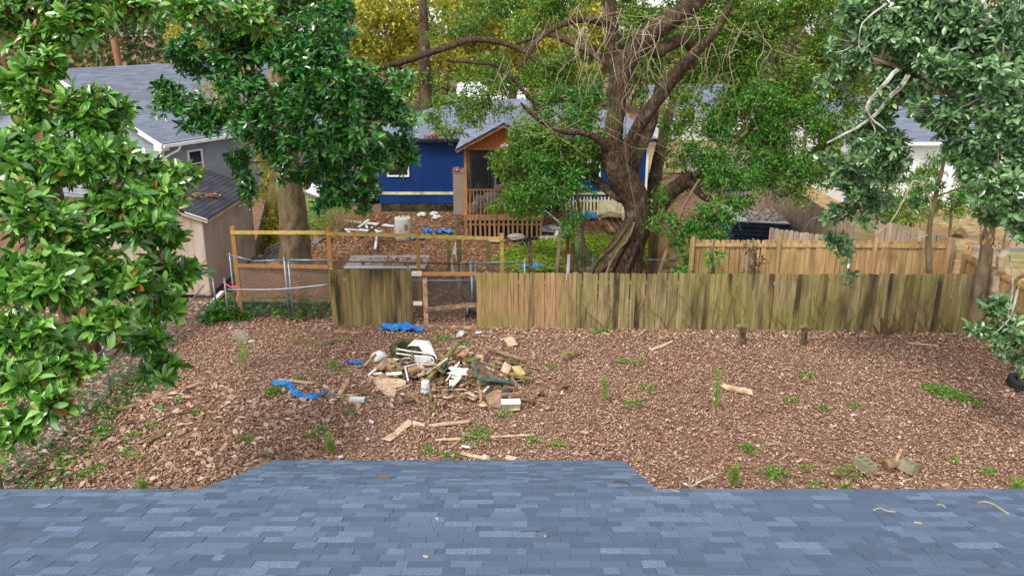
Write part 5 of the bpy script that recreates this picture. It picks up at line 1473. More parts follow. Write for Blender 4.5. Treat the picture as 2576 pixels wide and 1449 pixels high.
def slab(name, label, pts, t, m, cat='panel', group=None):
    "sheet through points (x, y, z): photograph position and height above ground"
    P = [G(x, y, z) for x, y, z in pts]
    nrm = (P[1] - P[0]).cross(P[-1] - P[0]).normalized()
    if nrm.z < 0: nrm = -nrm
    b = MB(); b.prism([p - nrm * t for p in P], nrm * t)
    return tag(b.build(name, MT[m], wloc=P[0]), label, cat, group)

def ragged(pts, amp=.8, k=3):
    out = []
    n = len(pts)
    for i in range(n):
        a, b = pts[i], pts[(i + 1) % n]
        for j in range(k):
            f = j / k
            q = [a[c] + (b[c] - a[c]) * f for c in range(3)]
            if j: q[0] += R.uniform(-amp, amp); q[1] += R.uniform(-amp, amp)
            out.append(tuple(q))
    return out

def cloth(name, label, pts, w, m, cat='tarp', h=.09, group=None, n=26, k=9):
    "crumpled strip of sheet following photograph positions on the ground"
    P = [G(x, y, 0) for x, y in pts]
    q, _ = smooth_path(P, [1] * len(P), max(2, n // len(P)))
    W = w if hasattr(w, '__len__') else [w] * len(q)
    W = np.interp(np.linspace(0, 1, len(q)), np.linspace(0, 1, len(W)), W)
    vs, fs = [], []
    ph = R.uniform(0, 6)
    for i, p in enumerate(q):
        d = (q[min(i + 1, len(q) - 1)] - q[max(0, i - 1)]).normalized()
        s = Vector((-d.y, d.x, 0))
        for j in range(k):
            u = j / (k - 1) - .5
            z = .015 + h * (.5 + .5 * math.sin(u * 13 + ph + i * .9)) * (.3 + .7 * abs(math.sin(i * .7 + ph))) + R.uniform(0, h * .5)
            vs.append(p + s * (u * W[i] * R.uniform(.85, 1.1)) + Vector((R.uniform(-.02, .02), R.uniform(-.02, .02), z)))
    for i in range(len(q) - 1):
        for j in range(k - 1):
            a = i * k + j
            fs.append((a, a + 1, a + k + 1, a + k))
    b = MB(); b.add(vs, fs)
    o = b.build(name, MT[m], wloc=P[0])
    return tag(o, label, cat, group)

# blue tarps
cloth('blue_tarp', 'crumpled blue tarp by the gate gap', [pa(1075,165), pa(1180,165), pa(1260,165), pa(1330,185), pa(1392,190)], [.25, .5, .5, .3, .1], 'tarp', h=.1)
cloth('blue_tarp', 'long snaking strip of blue tarp left of the debris pile', [pa(250,580), pa(320,585), pa(390,610), pa(430,660), pa(480,692), pa(560,690), pa(660,655)], [.2, .26, .18, .2, .18, .18, .05], 'tarp', h=.07)
cloth('blue_tarp', 'small blue tarp scrap at the left edge of the debris pile', [pa(805,425), pa(870,425), pa(935,425)], [.05, .2, .1], 'tarp', h=.05)
cloth('blue_tarp', 'tiny blue scrap below the left edge of the pile', [pa(905,458), pa(922,455)], .1, 'tarp', h=.04)
cloth('blue_tarp', 'tiny blue scrap beside the rotten boards', [pa(705,678), pa(725,675)], .1, 'tarp', h=.04)
cloth('blue_tarp', 'blue tarp scrap on the leaves right of the water tank', [(1096,590), (1110,586), (1138,588)], [.2, .5, .2], 'tarp', h=.12)
cloth('blue_tarp', 'small blue tarp at the foot of the water tank', [(1032,604), (1050,600), (1064,604)], [.2, .5, .2], 'tarp', h=.1)
cloth('blue_tarp', 'blue scrap between the tank and the lumber post', [(1066,588), (1082,586)], [.4, .5], 'tarp', h=.15)
cloth('blue_tarp', 'crumpled blue tarp before the cream pickets', [(1445,555), (1470,551), (1494,548)], [.4, .9, .7], 'tarp', h=.2)
cloth('blue_tarp', 'blue scraps just behind the mossy fence top', [(1316,681), (1345,677), (1368,682)], [.3, .6, .2], 'tarp', h=.15)
cloth('white_scrap', 'crumpled white and blue plastic scrap near the gate gap', [pa(1660,240), pa(1675,215), pa(1695,205)], .15, 'whiteplastic', 'litter', h=.08)
for lab, x, y in (('white trash bag before the brick foundation', 1062, 545), ('second white trash bag before the closet', 1098, 552), ('crumpled white plastic on the leaves before the foundation vent', 1092, 543)):
    blob('trash_bag', lab, 'bag', G(x, y), (.18, .16, .09), MT['whiteplastic'], .35)

# debris pile: tyre, lawn chair, sheets
def tyre(label, c, R_, w, m, tilt=0.0, az=0.0):
    prof = []
    ri = R_ * .56
    for k in range(13):
        a = -math.pi * .5 + math.pi * k / 12
        prof.append((R_ - .05 + .05 * math.cos(a) if abs(math.sin(a)) < .98 else R_ - .06, w / 2 + w / 2 * math.sin(a)))
    prof = [(ri, .03)] + [(ri + .03, 0)] + prof + [(ri + .03, w), (ri, w - .03), (ri + .02, w * .5), (ri, .03)]
    t = thing('tyre', label, 'tyre', c)
    mm = Matrix.Rotation(az, 3, 'Z') @ Matrix.Rotation(tilt, 3, 'X')
    b = MB(); b.lathe(Vector(c), prof, 32, mm); b.build('casing', MT[m], t, True)
    tr = MB()
    for k in range(40):
        a = 2 * math.pi * k / 40
        for zz, da in ((.25, 0), (.5, .06), (.75, 0)):
            p = Vector(c) + mm @ Vector((math.cos(a + da) * (R_ + .003), math.sin(a + da) * (R_ + .003), w * zz))
            tr.box(p, (.014, R_ * .11, w * .2), m=mm @ Matrix.Rotation(a + da, 3, 'Z'))
    tag(tr.build('tread', MT[m], t), kind='stuff')
tyre('mossy old tyre lying flat at the back of the debris pile', G(1026, 893, .03), .42, .27, 'mossrubber', tilt=.05)
tyre('black tyre at the right edge of the yard', G(2572, 972, .02), .33, .2, 'rubber', tilt=.12, az=.3)
def chair():
    o = G(*pb(900, 400))
    t = thing('lawn_chair', 'broken white tubular lawn chair lying before the mossy tyre', 'chair', o)
    pt = lambda x, y, z: G(*pb(x, y), z)
    f = [[pt(645,205,.36), pt(900,250,.36), pt(1120,270,.36), pt(1190,300,.33), pt(1215,350,.25), pt(1218,400,.12)],
         [pt(640,270,.28), pt(860,300,.28), pt(1080,318,.28), pt(1150,335,.27), pt(1172,370,.25), pt(1150,415,.2), pt(1060,425,.16), pt(985,415,.12)]]
    for p in f:
        q, r = smooth_path(p, [.02] * len(p), 4)
        MB().tube(q, r, 8).build('frame_tube', MT['whiteplastic'], t, True)
    for i in range(6):
        a, b_ = pt(885 + i * 2, 315 + i * 15, .27 - i * .02), pt(1130 + i * 4, 330 + i * 13, .27 - i * .02)
        MB().beam(a, b_, .03, .012).build('slat', MT['whiteplastic'], t)
    a, b_ = pt(870, 250, .36), pt(855, 370, .3)
    MB().beam(a, b_, .04, .03).build('armrest', MT['darkwood'], t)
chair()
def draped(label, pts, m='whiteplastic'):
    vs = [G(*pb(x, y), z) for row in pts for x, y, z in row]
    k = len(pts[0])
    b = MB(); b.add(vs, [(i * k + j, i * k + j + 1, (i + 1) * k + j + 1, (i + 1) * k + j) for i in range(len(pts) - 1) for j in range(k - 1)])
    o = b.build('plastic_sheet', MT[m], smooth=True, wloc=vs[0])
    md = o.modifiers.new('thickness', 'SOLIDIFY'); md.thickness = .006
    return tag(o, label, 'plastic sheet')
draped('folded white plastic sheet draped over the mossy tyre', [[(790,180,.34),(860,110,.42),(905,70,.46),(975,105,.4)], [(830,165,.36),(900,120,.4),(985,110,.46),(1110,95,.5)], [(960,170,.34),(1000,160,.36),(1060,150,.42),(1140,150,.44)], [(1040,280,.28),(1080,270,.3),(1110,260,.34),(1180,250,.34)], [(1090,300,.22),(1130,310,.22),(1170,320,.22),(1220,330,.2)]])
draped('ribbed white plastic sheet at the left of the debris pile', [[(255,340,.12),(300,270,.24),(390,226,.3),(480,250,.25)], [(262,380,.06),(320,310,.22),(410,260,.26),(490,290,.2)], [(300,405,.04),(350,370,.14),(420,320,.2),(520,310,.14)], [(345,412,.02),(390,400,.06),(450,370,.1),(560,320,.06)]])
draped('small white plastic sheet under the lawn chair', [[(575,345,.06),(660,315,.12),(760,295,.18),(830,320,.16)], [(610,380,.03),(690,360,.08),(770,350,.12),(845,360,.1)]])

# boards and panels of the pile
PG = 'boards of the debris pile'
SLABS = [
 ('plywood_scrap', 'dusty grey brown plywood scrap in the left of the pile', [(345,470,.1),(480,330,.3),(610,355,.3),(740,480,.12),(700,520,.06),(560,500,.1)], 'oldwood'),
 ('plywood_scrap', 'pale tan plywood sheet at the lower left of the pile', [(430,620,.12),(690,625,.14),(785,665,.1),(770,720,.06),(660,765,.03),(440,700,.05)], 'palewood'),
 ('plywood_scrap', 'dirty plywood sheet under the pale tan one', [(300,610,.04),(430,590,.06),(640,740,.03),(620,880,.02),(500,870,.01),(380,760,.02)], 'palewood'),
 ('board_scrap', 'broken brown board in the centre of the pile', [(800,470,.16),(930,440,.22),(1040,500,.18),(1030,570,.1),(900,570,.08),(820,540,.1)], 'oldwood'),
 ('panel_scrap', 'pale green broken panel tilted in the middle of the pile', [(1380,480,.4),(1425,452,.45),(1470,470,.45),(1670,478,.5),(1640,530,.42),(1450,745,.05),(1395,735,.05),(1390,650,.15),(1470,640,.18),(1410,600,.22),(1490,590,.26),(1345,548,.3),(1440,530,.34)], 'palegreen'),
 ('brown_board', 'torn brown board at the lower right of the pile', [(1905,880,.05),(2010,800,.14),(2140,790,.2),(2130,900,.12),(2170,1000,.05),(2080,1040,.03),(1960,1010,.03)], 'oldwood'),
 ('plywood_scrap', 'reddish plywood square leaning at the right of the pile', [(2115,520,.2),(2180,395,.38),(2285,450,.36),(2230,555,.18)], 'palewood'),
 ('foam_slab', 'yellowish foam slab at the right end of the pile', [(2280,450,.2),(2400,440,.26),(2485,565,.12),(2330,580,.1)], 'foam'),
 ('tabletop', 'leaf covered tabletop with teal edge tilted at the right of the pile', [(1725,375,.42),(1900,400,.34),(2140,530,.3),(2300,680,.14),(1800,635,.2)], 'darkwood'),
 ('board_scrap', 'brown plank end standing under the tabletop', [(1790,640,.12),(1990,650,.1),(1980,710,.03),(1800,720,.03)], 'oldwood'),
 ('plywood_scrap', 'lone plywood piece right of the gate gap', [(2165,50,.04),(2290,30,.1),(2370,140,.1),(2240,165,.03)], 'palewood'),
 ('rotten_board', 'dark rotten board left of the pile bottom', [(80,810,.08),(180,780,.12),(330,850,.08),(310,880,.04),(200,860,.06)], 'darkwood'),
]
for nm, lab, pts, m in SLABS:
    P = ragged([(*pb(x, y), z) for x, y, z in pts], 1.0)
    o = slab(nm, lab, P, .02, m, 'board' if 'board' in nm else 'panel', PG)
    if nm == 'tabletop':
        for i, (u, v) in enumerate((((1725,375,.43),(1800,635,.21)), ((1800,635,.21),(2300,680,.15)))):
            a, b_ = G(*pb(u[0], u[1]), u[2]), G(*pb(v[0], v[1]), v[2])
            e = MB(); e.beam(a, b_, .03, .045); e.build('teal_edge', MT['teal'], o)
        b = MB(); b.beam(G(*pb(1830, 640), .1), G(*pb(1850, 700), .0), .06, .06); b.build('leg', MT['darkwood'], o)
P_ = []
for _ in range(160):
    u, v = R.random(), R.random()
    if u + v > 1: u, v = 1 - u, 1 - v
    x, y = 1850 + u * 260 + v * 380, 440 + u * 110 + v * 220
    P_.append(G(*pb(x, y), .38 - .13 * u - .2 * v))
V, T = leaf_quads(np.array(P_), .09, .55, .35, rng)
tag(npobj('leaf_heap', V, T, MT['litter']), 'dead leaves heaped on the teal edged tabletop', 'leaf litter', kind='stuff')

PL = [
 ('plank', 'long weathered plank propped up across the middle of the pile', pb(1090,640), pb(1510,130), .11, .045, 'mosswood', .1, .55, .04),
 ('stick', 'white painted stick leaning against the long plank', pb(1065,565), pb(1370,340), .035, .025, 'whiteplastic', .12, .4, .0),
 ('white_board', 'broken white board lying flat in the left of the pile', pb(505,565), pb(712,548), .12, .025, 'whitepaint', .14, .16, .03),
 ('white_board', 'pointed white splinter beside the broken white board', pb(330,562), pb(452,548), .08, .02, 'whitepaint', .1, .12, .05),
 ('white_stick', 'short white stick at the left end of the pile', pb(240,585), pb(352,490), .05, .025, 'whitepaint', .04, .14, .0),
 ('white_stick', 'upright white stick in the centre of the pile', pb(818,705), pb(765,465), .035, .03, 'whiteplastic', .04, .34, .0),
 ('white_stick', 'thin white stick above the upright one', pb(745,465), pb(965,410), .03, .02, 'whiteplastic', .3, .34, .0),
 ('white_stick', 'short white stick bent right of the chair', pb(980,420), pb(1000,490), .03, .02, 'whiteplastic', .3, .2, .0),
 ('white_stick', 'white stick lying below the chair', pb(1005,488), pb(1160,488), .03, .02, 'whiteplastic', .18, .18, .0),
 ('white_stick', 'white stick behind the pale green panel', pb(1350,665), pb(1540,390), .03, .02, 'whitepaint', .06, .4, .0),
 ('green_slat', 'dark green slats between plank and pale panel', pb(1290,590), pb(1365,480), .05, .02, 'teal', .08, .3, .0),
 ('green_slat', 'dark green slat standing behind the long plank', pb(1310,490), pb(1365,390), .07, .02, 'teal', .2, .42, .0),
 ('flat_stick', 'long flat stick lying right of the white bucket', pb(1050,797), pb(1603,780), .05, .02, 'palewood', .04, .05, .01),
 ('stick', 'pale stick slanting left of the white bucket', pb(615,812), pb(870,700), .04, .02, 'palewood', .03, .1, .02),
 ('post_piece', 'mossy post piece standing in the ground below the pile', pb(1132,960), pb(1132,850), .06, .05, 'mosswood', .03, .2, .02),
 ('post_piece', 'split post lying below the pile towards the roof', pb(1165,1100), pb(1200,930), .06, .05, 'mosswood', .03, .1, .03),
 ('plank', 'weathered plank behind the right of the pile', pb(1905,180), pb(2460,365), .1, .04, 'oldwood', .18, .06, .02),
 ('plank', 'mossy plank at the right end of the pile', pb(2250,560), pb(2570,640), .12, .05, 'mosswood', .16, .06, .05),
 ('stick', 'brown stick sticking out right of the tabletop', pb(2280,620), pb(2360,740), .05, .04, 'oldwood', .2, .04, .03),
 ('plank', 'split plank lying below the tabletop', pb(1650,820), pb(1800,905), .08, .03, 'palewood', .06, .03, .04),
 ('stick', 'stake standing below the tabletop', pb(1850,1000), pb(1830,790), .05, .04, 'oldwood', .03, .22, .02),
 ('white_stick', 'short white trim piece below the tabletop', pb(1880,820), pb(1960,740), .05, .02, 'whiteplastic', .03, .1, .01),
 ('plank', 'rough dark plank with splintered end at the lower pile', pb(600,990), pb(890,920), .13, .04, 'darkwood', .04, .06, .04),
 ('stick', 'tan stick crossing the lower middle of the pile', pb(855,865), pb(985,985), .05, .03, 'oldwood', .06, .04, .02),
 ('plank', 'dark plank end beside the white topped block', pb(2140,860), pb(2420,850), .1, .05, 'oldwood', .12, .14, .02),
 ('plank', 'brown plank leaning on the left end of the pile', pb(190,440), pb(350,275), .06, .03, 'oldwood', .03, .28, .02),
 ('plank', 'low brown plank at the left foot of the pile', pb(170,465), pb(360,460), .1, .05, 'darkwood', .04, .05, .02),
 ('plank', 'brown board across the middle back of the pile', pb(1040,520), pb(1320,515), .08, .04, 'oldwood', .16, .16, .03),
 ('plank', 'dark board behind the pile beside the chair', pb(1180,340), pb(1420,335), .1, .04, 'darkwood', .12, .12, .02),
 ('plank', 'short brown post section under the pale panel', pb(1660,560), pb(1775,560), .16, .12, 'oldwood', .1, .1, .02),
 ('stick', 'splintered brown sticks between plank and tabletop', pb(1420,285), pb(1610,190), .07, .03, 'oldwood', .1, .14, .04),
 ('stick', 'white plastic strips behind the long plank', pb(1360,205), pb(1610,170), .03, .02, 'whiteplastic', .08, .08, .0),
 ('plank', 'half buried plank left of the gate gap', pa(400,250), pa(690,268), .14, .05, 'mosswood', .03, .03, .06),
 ('plank', 'short tan plank below the short board panel', pa(705,243), pa(865,240), .12, .04, 'mosswood', .03, .03, .02),
 ('plank', 'brown plank close below the short board panel', pa(720,185), pa(930,190), .12, .04, 'oldwood', .03, .03, .02),
 ('plank', 'long pale plank lying at the left of the yard', (284, 1037), (512, 962), .13, .04, 'oldwood', .03, .03, .02),
 ('plank', 'short thick mossy beam right of the pile', pa(2420,350), pa(2530,360), .16, .12, 'mosswood', .06, .06, .02),
 ('branch_piece', 'crooked branch beside the short mossy beam', pa(2450,405), pa(2590,350), .05, .04, 'darkwood', .04, .05, .03),
 ('plank', 'pale bark strip left of the blue strip', pa(305,548), pa(560,572), .12, .02, 'palewood', .03, .03, .08),
 ('plank', 'dark leaning board at the left of the rotten boards', pa(755,668), pa(820,548), .1, .03, 'oldwood', .06, .2, .02),
 ('plank', 'plank along the bottom of the rotten boards', pa(755,662), pa(880,668), .07, .04, 'oldwood', .05, .05, .02),
 ('plank', 'splintered board below the white board end', pa(800,690), pa(915,740), .1, .03, 'oldwood', .03, .03, .06),
 ('white_board', 'white board end in the rotten boards', pa(835,697), pa(948,697), .14, .08, 'palegreen', .05, .05, .0),
 ('plank', 'fishtail splintered board below the pile', pa(1135,990), pa(1285,870), .17, .02, 'palewood', .03, .03, .12),
 ('plank', 'short pale chip right of the fishtail board', pa(1315,870), pa(1400,890), .12, .02, 'palewood', .03, .03, .05),
 ('plank', 'long pale split board in the front of the yard', pa(1450,892), pa(1730,862), .11, .03, 'palewood', .03, .04, .08),
 ('plank', 'thin pale lath nearest the middle of the roof', pa(1480,1002), pa(1700,990), .06, .02, 'palewood', .03, .03, .01),
 ('plank', 'short lath beside the leafy weed', pa(1695,962), pa(1790,980), .06, .02, 'oldwood', .03, .03, .01),
 ('plank', 'long thin lath right of the leafy weed', pa(1900,978), pa(2230,962), .055, .02, 'palewood', .03, .03, .01),
 ('plank', 'mossy lath at the lower right of the debris', pa(2165,995), pa(2500,1042), .08, .03, 'mosswood', .03, .03, .02),
 ('plank', 'pale bark slab nearest the porch roof', pa(1690,1102), pa(1860,1142), .1, .02, 'palewood', .03, .03, .05),
 ('white_stick', 'white strip beside the leafy weed', pa(1685,1048), pa(1745,1055), .06, .02, 'whitepaint', .03, .03, .02),
 ('white_stick', 'curved white strip by the porch roof edge', pa(1840,1115), pa(1890,1135), .05, .02, 'whiteplastic', .03, .03, .02),
 ('plank', 'pair of pale chips at the porch roof edge', pa(2020,1130), pa(2090,1150), .12, .03, 'palewood', .03, .03, .03),
 ('plank', 'pale driftwood log in the right yard', (1820, 972), (1888, 986), .13, .07, 'palewood', .04, .04, .1),
 ('plank', 'weathered branch near the long fence', (1640, 880), (1690, 860), .05, .04, 'palewood', .03, .04, .05),
 ('plank', 'thin stick before the right end of the fence', (2280, 862), (2360, 870), .035, .03, 'palewood', .03, .03, .02),
 ('plank', 'small log at the roof edge on the right', (2376, 1222), (2394, 1238), .14, .1, 'oldwood', .06, .06, .02),
 ('plank', 'rotten log in the left corner of the yard', (370, 1112), (425, 1082), .12, .06, 'mosswood', .04, .04, .05),
 ('plank', 'thin dark stick in the left yard', (400, 1050), (500, 1030), .03, .025, 'darkwood', .03, .03, .02),
 ('plank', 'plank lying before the long fence near the gate', pa(2000,218), pa(2160,222), .12, .04, 'oldwood', .03, .03, .02),
]
for nm, lab, a, b_, w, t_, m, za, zb, j in PL:
    plank(nm, lab, a, b_, w, t_, m, za, zb, j, 'stick' if 'stick' in nm or 'branch' in nm else 'plank', roll=R.uniform(-.15, .15))
SG = 'small wood scraps strewn round the debris pile'
for _ in range(95):
    x, y = R.gauss(1180, 130), R.gauss(950, 50)
    if y > 1120 or y < 850: continue
    l = R.uniform(6, 22); a = R.uniform(0, math.pi)
    plank('wood_scrap', 'small broken wood scrap strewn round the debris pile', (x, y), (x + l * math.cos(a), y + l * .45 * math.sin(a)), R.uniform(.03, .1), R.uniform(.01, .03), R.choice(('palewood', 'oldwood', 'oldwood', 'darkwood', 'palewood', 'oldwood')), .04, .05 + R.uniform(0, .08), .03, 'wood scrap', SG, R.uniform(-.5, .5))
for _ in range(125):
    x, y = R.gauss(1140, 95), R.gauss(918, 20)
    if not (925 < x < 1340 and 865 < y < 965): continue
    l = R.uniform(12, 42); a = R.uniform(0, math.pi)
    h0 = max(0.03, .3 - abs(x - 1130) / 700 - abs(y - 910) / 160)
    plank('broken_board', 'rough broken board jumbled in the heap of the debris pile', (x, y), (x + l * math.cos(a), y + l * .5 * math.sin(a)), R.uniform(.05, .2), R.uniform(.015, .05), R.choice(('palewood', 'oldwood', 'oldwood', 'darkwood', 'oldwood', 'mosswood')), R.uniform(.03, h0), R.uniform(.03, h0 + .1), .06, 'board', 'broken boards jumbled in the debris pile', R.uniform(-.7, .7))
TG = 'thin sticks on the right of the yard'
for _ in range(34):
    x, y = R.uniform(1560, 2500), R.uniform(870, 1210)
    l = R.uniform(12, 42); a = R.uniform(0, math.pi)
    P = [G(x, y, .03), G(x + l * .5 * math.cos(a) + R.uniform(-4, 4), y + l * .25 * math.sin(a) + R.uniform(-2, 2), .05), G(x + l * math.cos(a), y + l * .5 * math.sin(a), .03)]
    q, r = smooth_path(P, [.008, .007, .004], 3)
    tag(MB().tube(q, r, 5).build('twig', MT['twig'] if R.random() < .6 else MT['vine'], wloc=P[0]), 'thin bare twig lying on the dead leaves of the right yard', 'twig', TG)

def window_frame():
    p = [pb(1530,690), pb(1605,690), pb(1645,565), pb(1570,570)]
    z = [.03, .03, .36, .36]
    P = [G(*q, zz) for q, zz in zip(p, z)]
    t = thing('window_frame', 'small white empty frame right of the pale green panel', 'frame', P[0])
    for i in range(4): MB().beam(P[i], P[(i + 1) % 4], .035, .03).build('frame_bar', MT['whitepaint'], t)
window_frame()
def bucket():
    c = G(*pb(1058, 815))
    t = thing('bucket', 'white plastic tub standing upside down in front of the long plank', 'bucket', c)
    MB().lathe(c, [(.105, 0), (.108, .015), (.105, .03), (.095, .24), (.088, .26), (.06, .268), (.001, .268)], 22).build('body', MT['whiteplastic'], t, True)
    MB().lathe(c, [(.1035, .06), (.101, .13)], 22).build('label_band', mat('blue print band', [S(214,214,210), S(150,176,204)], .5, 14, 3, lo=.42, hi=.55), t, True)
    MB().lathe(c, [(.112, 0), (.114, .012), (.108, .02)], 22).build('rim', MT['whiteplastic'], t, True)
bucket()
for lab, a, b_ in (('red and white drink can below the pile on the left', pb(495,970), pb(600,1015)), ('silver and white drink can below the pile in the middle', pb(1312,895), pb(1390,905)), ('blue white can right of the pile', pb(2145,815), pb(2280,790)), ('crushed white can in the front left yard', pa(985,855), pa(1020,875)),
                   ('crushed can at the porch roof edge', pa(750,1132), pa(795,1128)), ('crushed silver can far right of the pile', pa(2275,885), pa(2310,870)), ('small white cup on the leaves of the right yard', (2140,1044), (2154,1044)), ('clear bottle by the fence bottom', pa(1785,195), pa(1835,190)),
                   ('green drink bottle by the tall feathery weed', (624,860), (640,857)), ('clear bottle at the left roof edge', (350,1240), (366,1243))):
    A, B_ = G(*a, .035), G(*b_, .035)
    d = (B_ - A); L = min(max(d.length, .12), .26); d.normalize()
    mm = d.to_track_quat('Z', 'Y').to_matrix()
    t = thing('drink_can' if 'can' in lab else ('cup' if 'cup' in lab else 'bottle'), lab, 'can' if 'can' in lab else 'bottle', A)
    r_ = .034
    mname = 'darkblue' if 'blue' in lab else ('canlabel' if 'can' in lab or 'cup' in lab else 'palegreen')
    MB().lathe(A, [(.022, 0), (.03, .008), (r_, .02), (r_, L * .8), (.026, L * .93), (.024, L)], 14, mm).build('body', MT[mname], t, True)
    MB().lathe(A, [(.0005, -.001), (.021, -.001)], 14, mm).build('base', MT['chrome'], t)
    MB().lathe(A, [(.023, L - .003), (.0005, L - .003)], 14, mm).build('lid', MT['chrome'], t)

def concrete_block(label, c, rz, tilt=0.0, top=None, holes=True, size=(.4, .2, .2)):
    t = thing('concrete_block', label, 'block', c)
    sx, sy, sz = size
    mm = Matrix.Rotation(rz, 3, 'Z') @ Matrix.Rotation(tilt, 3, 'X')
    b = MB()
    w = .032
    c0 = Vector(c) + Vector((0, 0, sz / 2))
    if holes:
        for y in (-sy / 2 + w / 2, sy / 2 - w / 2): b.box(c0 + mm @ Vector((0, y, 0)), (sx, w, sz), m=mm)
        for x in (-sx / 2 + w / 2, -sx / 6, sx / 6, sx / 2 - w / 2): b.box(c0 + mm @ Vector((x, 0, 0)), (w, sy - 2 * w, sz - .002), m=mm)
    else:
        b.box(c0, size, m=mm)
    b.build('body', MT['cinder'], t)
    if top: MB().box(c0 + mm @ Vector((0, 0, sz / 2 + .011)), (sx + .01, sy + .01, .02), m=mm).build('white_top', MT[top], t)
concrete_block('three hole concrete block lying at the lower right', G(2175, 1182), math.radians(105))
concrete_block('mossy concrete block half buried beside the log', G(2278, 1182), math.radians(120), .25)
concrete_block('solid block with white painted top at the lower right of the pile', G(1285, 1027), 0.05, 0, 'whitepaint', False, (.4, .24, .15))
def half_log():
    c = G(2240, 1178)
    t = thing('log', 'short split log beside the mossy block', 'log', c)
    q = [c + Vector((-.12, -.02, .07)), c + Vector((.12, .06, .12))]
    MB().tube(q, [.1, .1], 14, ridge=.08).build('wood', MT['oldwood'], t)
    MB().beam(c + Vector((.08, 0, .15)), c + Vector((.14, .02, .34)), .06, .02, jag=.06).build('bark_flap', MT['palewood'], t)
half_log()
def stump_post(label, x, y):
    c = G(x, y)
    t = thing('stub_post', label, 'post', c)
    MB().box(c + Vector((0, 0, .25)), (.13, .1, .5), .3).build('post', MT['darkwood'], t)
    MB().box(c + Vector((-.03, 0, .52)), (.26, .16, .045), .3, m=Matrix.Rotation(.3, 3, 'Z') @ Matrix.Rotation(.12, 3, 'Y')).build('cap', MT['mosswood'], t)
stump_post('left of two short capped posts before the mossy fence', 1866, 868)
stump_post('right of two short capped posts before the mossy fence', 2020, 869)
def stump():
    c = G(2220, 842)
    t = thing('shrub_stump', 'cut shrub stump with stubs at the foot of the mossy fence', 'stump', c)
    b = MB()
    for a, h in ((-.3, .5), (.2, .42), (.6, .3), (-.8, .3), (1.1, .25), (0, .2)):
        b.tube([c + Vector((a * .1, 0, 0)), c + Vector((a * .3, -.05, h * .6)), c + Vector((a * .38, -.06, h))], [.04, .03, .022], 6)
    b.build('stubs', MT['vine'], t)
stump()
def grille():
    c = G(606, 862)
    t = thing('fan_grille', 'round wire fan grille beside the tall feathery weed', 'grille', c)
    mm = Matrix.Rotation(.25, 3, 'X'); c0 = c + Vector((0, 0, .2))
    b = MB()
    for r_ in (.05, .1, .15, .19):
        b.tube([c0 + mm @ Vector((math.cos(a) * r_, 0, math.sin(a) * r_)) for a in np.linspace(0, 2 * math.pi, 25)], .004, 4, cap=False)
    b.build('rings', MT['palegreen'], t)
    b = MB()
    for k in range(12):
        a = k * math.pi / 6
        b.tube([c0 + mm @ Vector((math.cos(a) * .03, 0, math.sin(a) * .03)), c0 + mm @ Vector((math.cos(a) * .19, 0, math.sin(a) * .19))], .003, 4)
    b.build('spokes', MT['palegreen'], t)
grille()
def dead_branch():
    o = G(1740, 1228)
    t = thing('dead_branch', 'forked grey dead branch at the roof edge right of the porch roof', 'branch', o)
    b = MB()
    for pts in (((1740,1228),(1765,1205),(1788,1185),(1796,1170)), ((1765,1205),(1800,1190)), ((1735,1228),(1732,1195),(1740,1160)), ((1755,1215),(1748,1190))):
        P = [G(x, 1228, 0) + Vector((0, 0, (1228 - y) * .0055 + .04)) for x, y in pts]
        q, r = smooth_path(P, [.012 - .003 * i for i in range(len(P))], 3)
        b.tube(q, r, 5)
    b.build('wood', MT['lichen'], t)
dead_branch()

# ------------------------------------------------------------------ behind the fence
def water_tank():
    c = G(1015, 600)
    t = thing('water_tank', 'white cylindrical water heater tank standing on the leaves', 'water heater', c)
    MB().lathe(c, [(.001, 0), (.31, 0), (.32, .02), (.32, .8), (.31, .83), (.29, .835), (.001, .84)], 32).build('tank', MT['tank'], t, True)
    for dx, dy in ((-.06, -.02), (.08, .06)):
        MB().tube([c + Vector((dx, dy, .83)), c + Vector((dx, dy, .9))], .022, 10).build('pipe_stub', MT['darkblue'], t)
    m = Matrix.Rotation(.5, 3, 'Z')
    MB().box(c + m @ Vector((0, -.318, .5)), (.14, .012, .22), m=m).build('access_panel', MT['oldwood'], t)
    MB().box(c + Matrix.Rotation(.85, 3, 'Z') @ Vector((0, -.318, .45)), (.1, .012, .35), m=Matrix.Rotation(.85, 3, 'Z')).build('label', MT['whiteplastic'], t)
water_tank()
def pipe(name, label, pts, r, m='whitepaint', z=.08, zs=None):
    P = [G(x, y, (zs[i] if zs else z)) for i, (x, y) in enumerate(pts)]
    b = MB(); b.tube(P, r, 12)
    tag(b.build(name, MT[m], smooth=True, wloc=P[0]), label, 'pipe')
pipe('white_pipe', 'long white pipe lying left of the water tank', [(868,556), (992,570)], .06)
pipe('white_pipe', 'white pipe pointing at the camera before the tank', [(949,588), (944,626)], .05)
pipe('white_pipe', 'short white pipe beside the white frame', [(918,560), (924,574)], .05)
pipe('white_pipe', 'bent white elbow pipe left of the tank', [(935,572), (950,583), (962,582)], .045)
plank('grey_board', 'grey board leaning across the white pipe', (902,572), (928,553), .12, .04, 'whiteplastic', .1, .3)
def white_frame():
    P = [G(868,576,.1), G(884,588,.05), G(940,592,.06), G(935,582,.3), G(905,577,.32)]
    t = thing('folded_rack', 'collapsed white frame among the pipes left of the tank', 'frame', P[0])
    for i in range(4): MB().beam(P[i], P[i + 1], .06, .05).build('frame_bar', MT['whitepaint'], t)
    MB().beam(P[2], P[4], .05, .05).build('frame_bar', MT['whitepaint'], t)
    MB().beam(P[0], P[3], .05, .05).build('frame_bar', MT['whitepaint'], t)
white_frame()
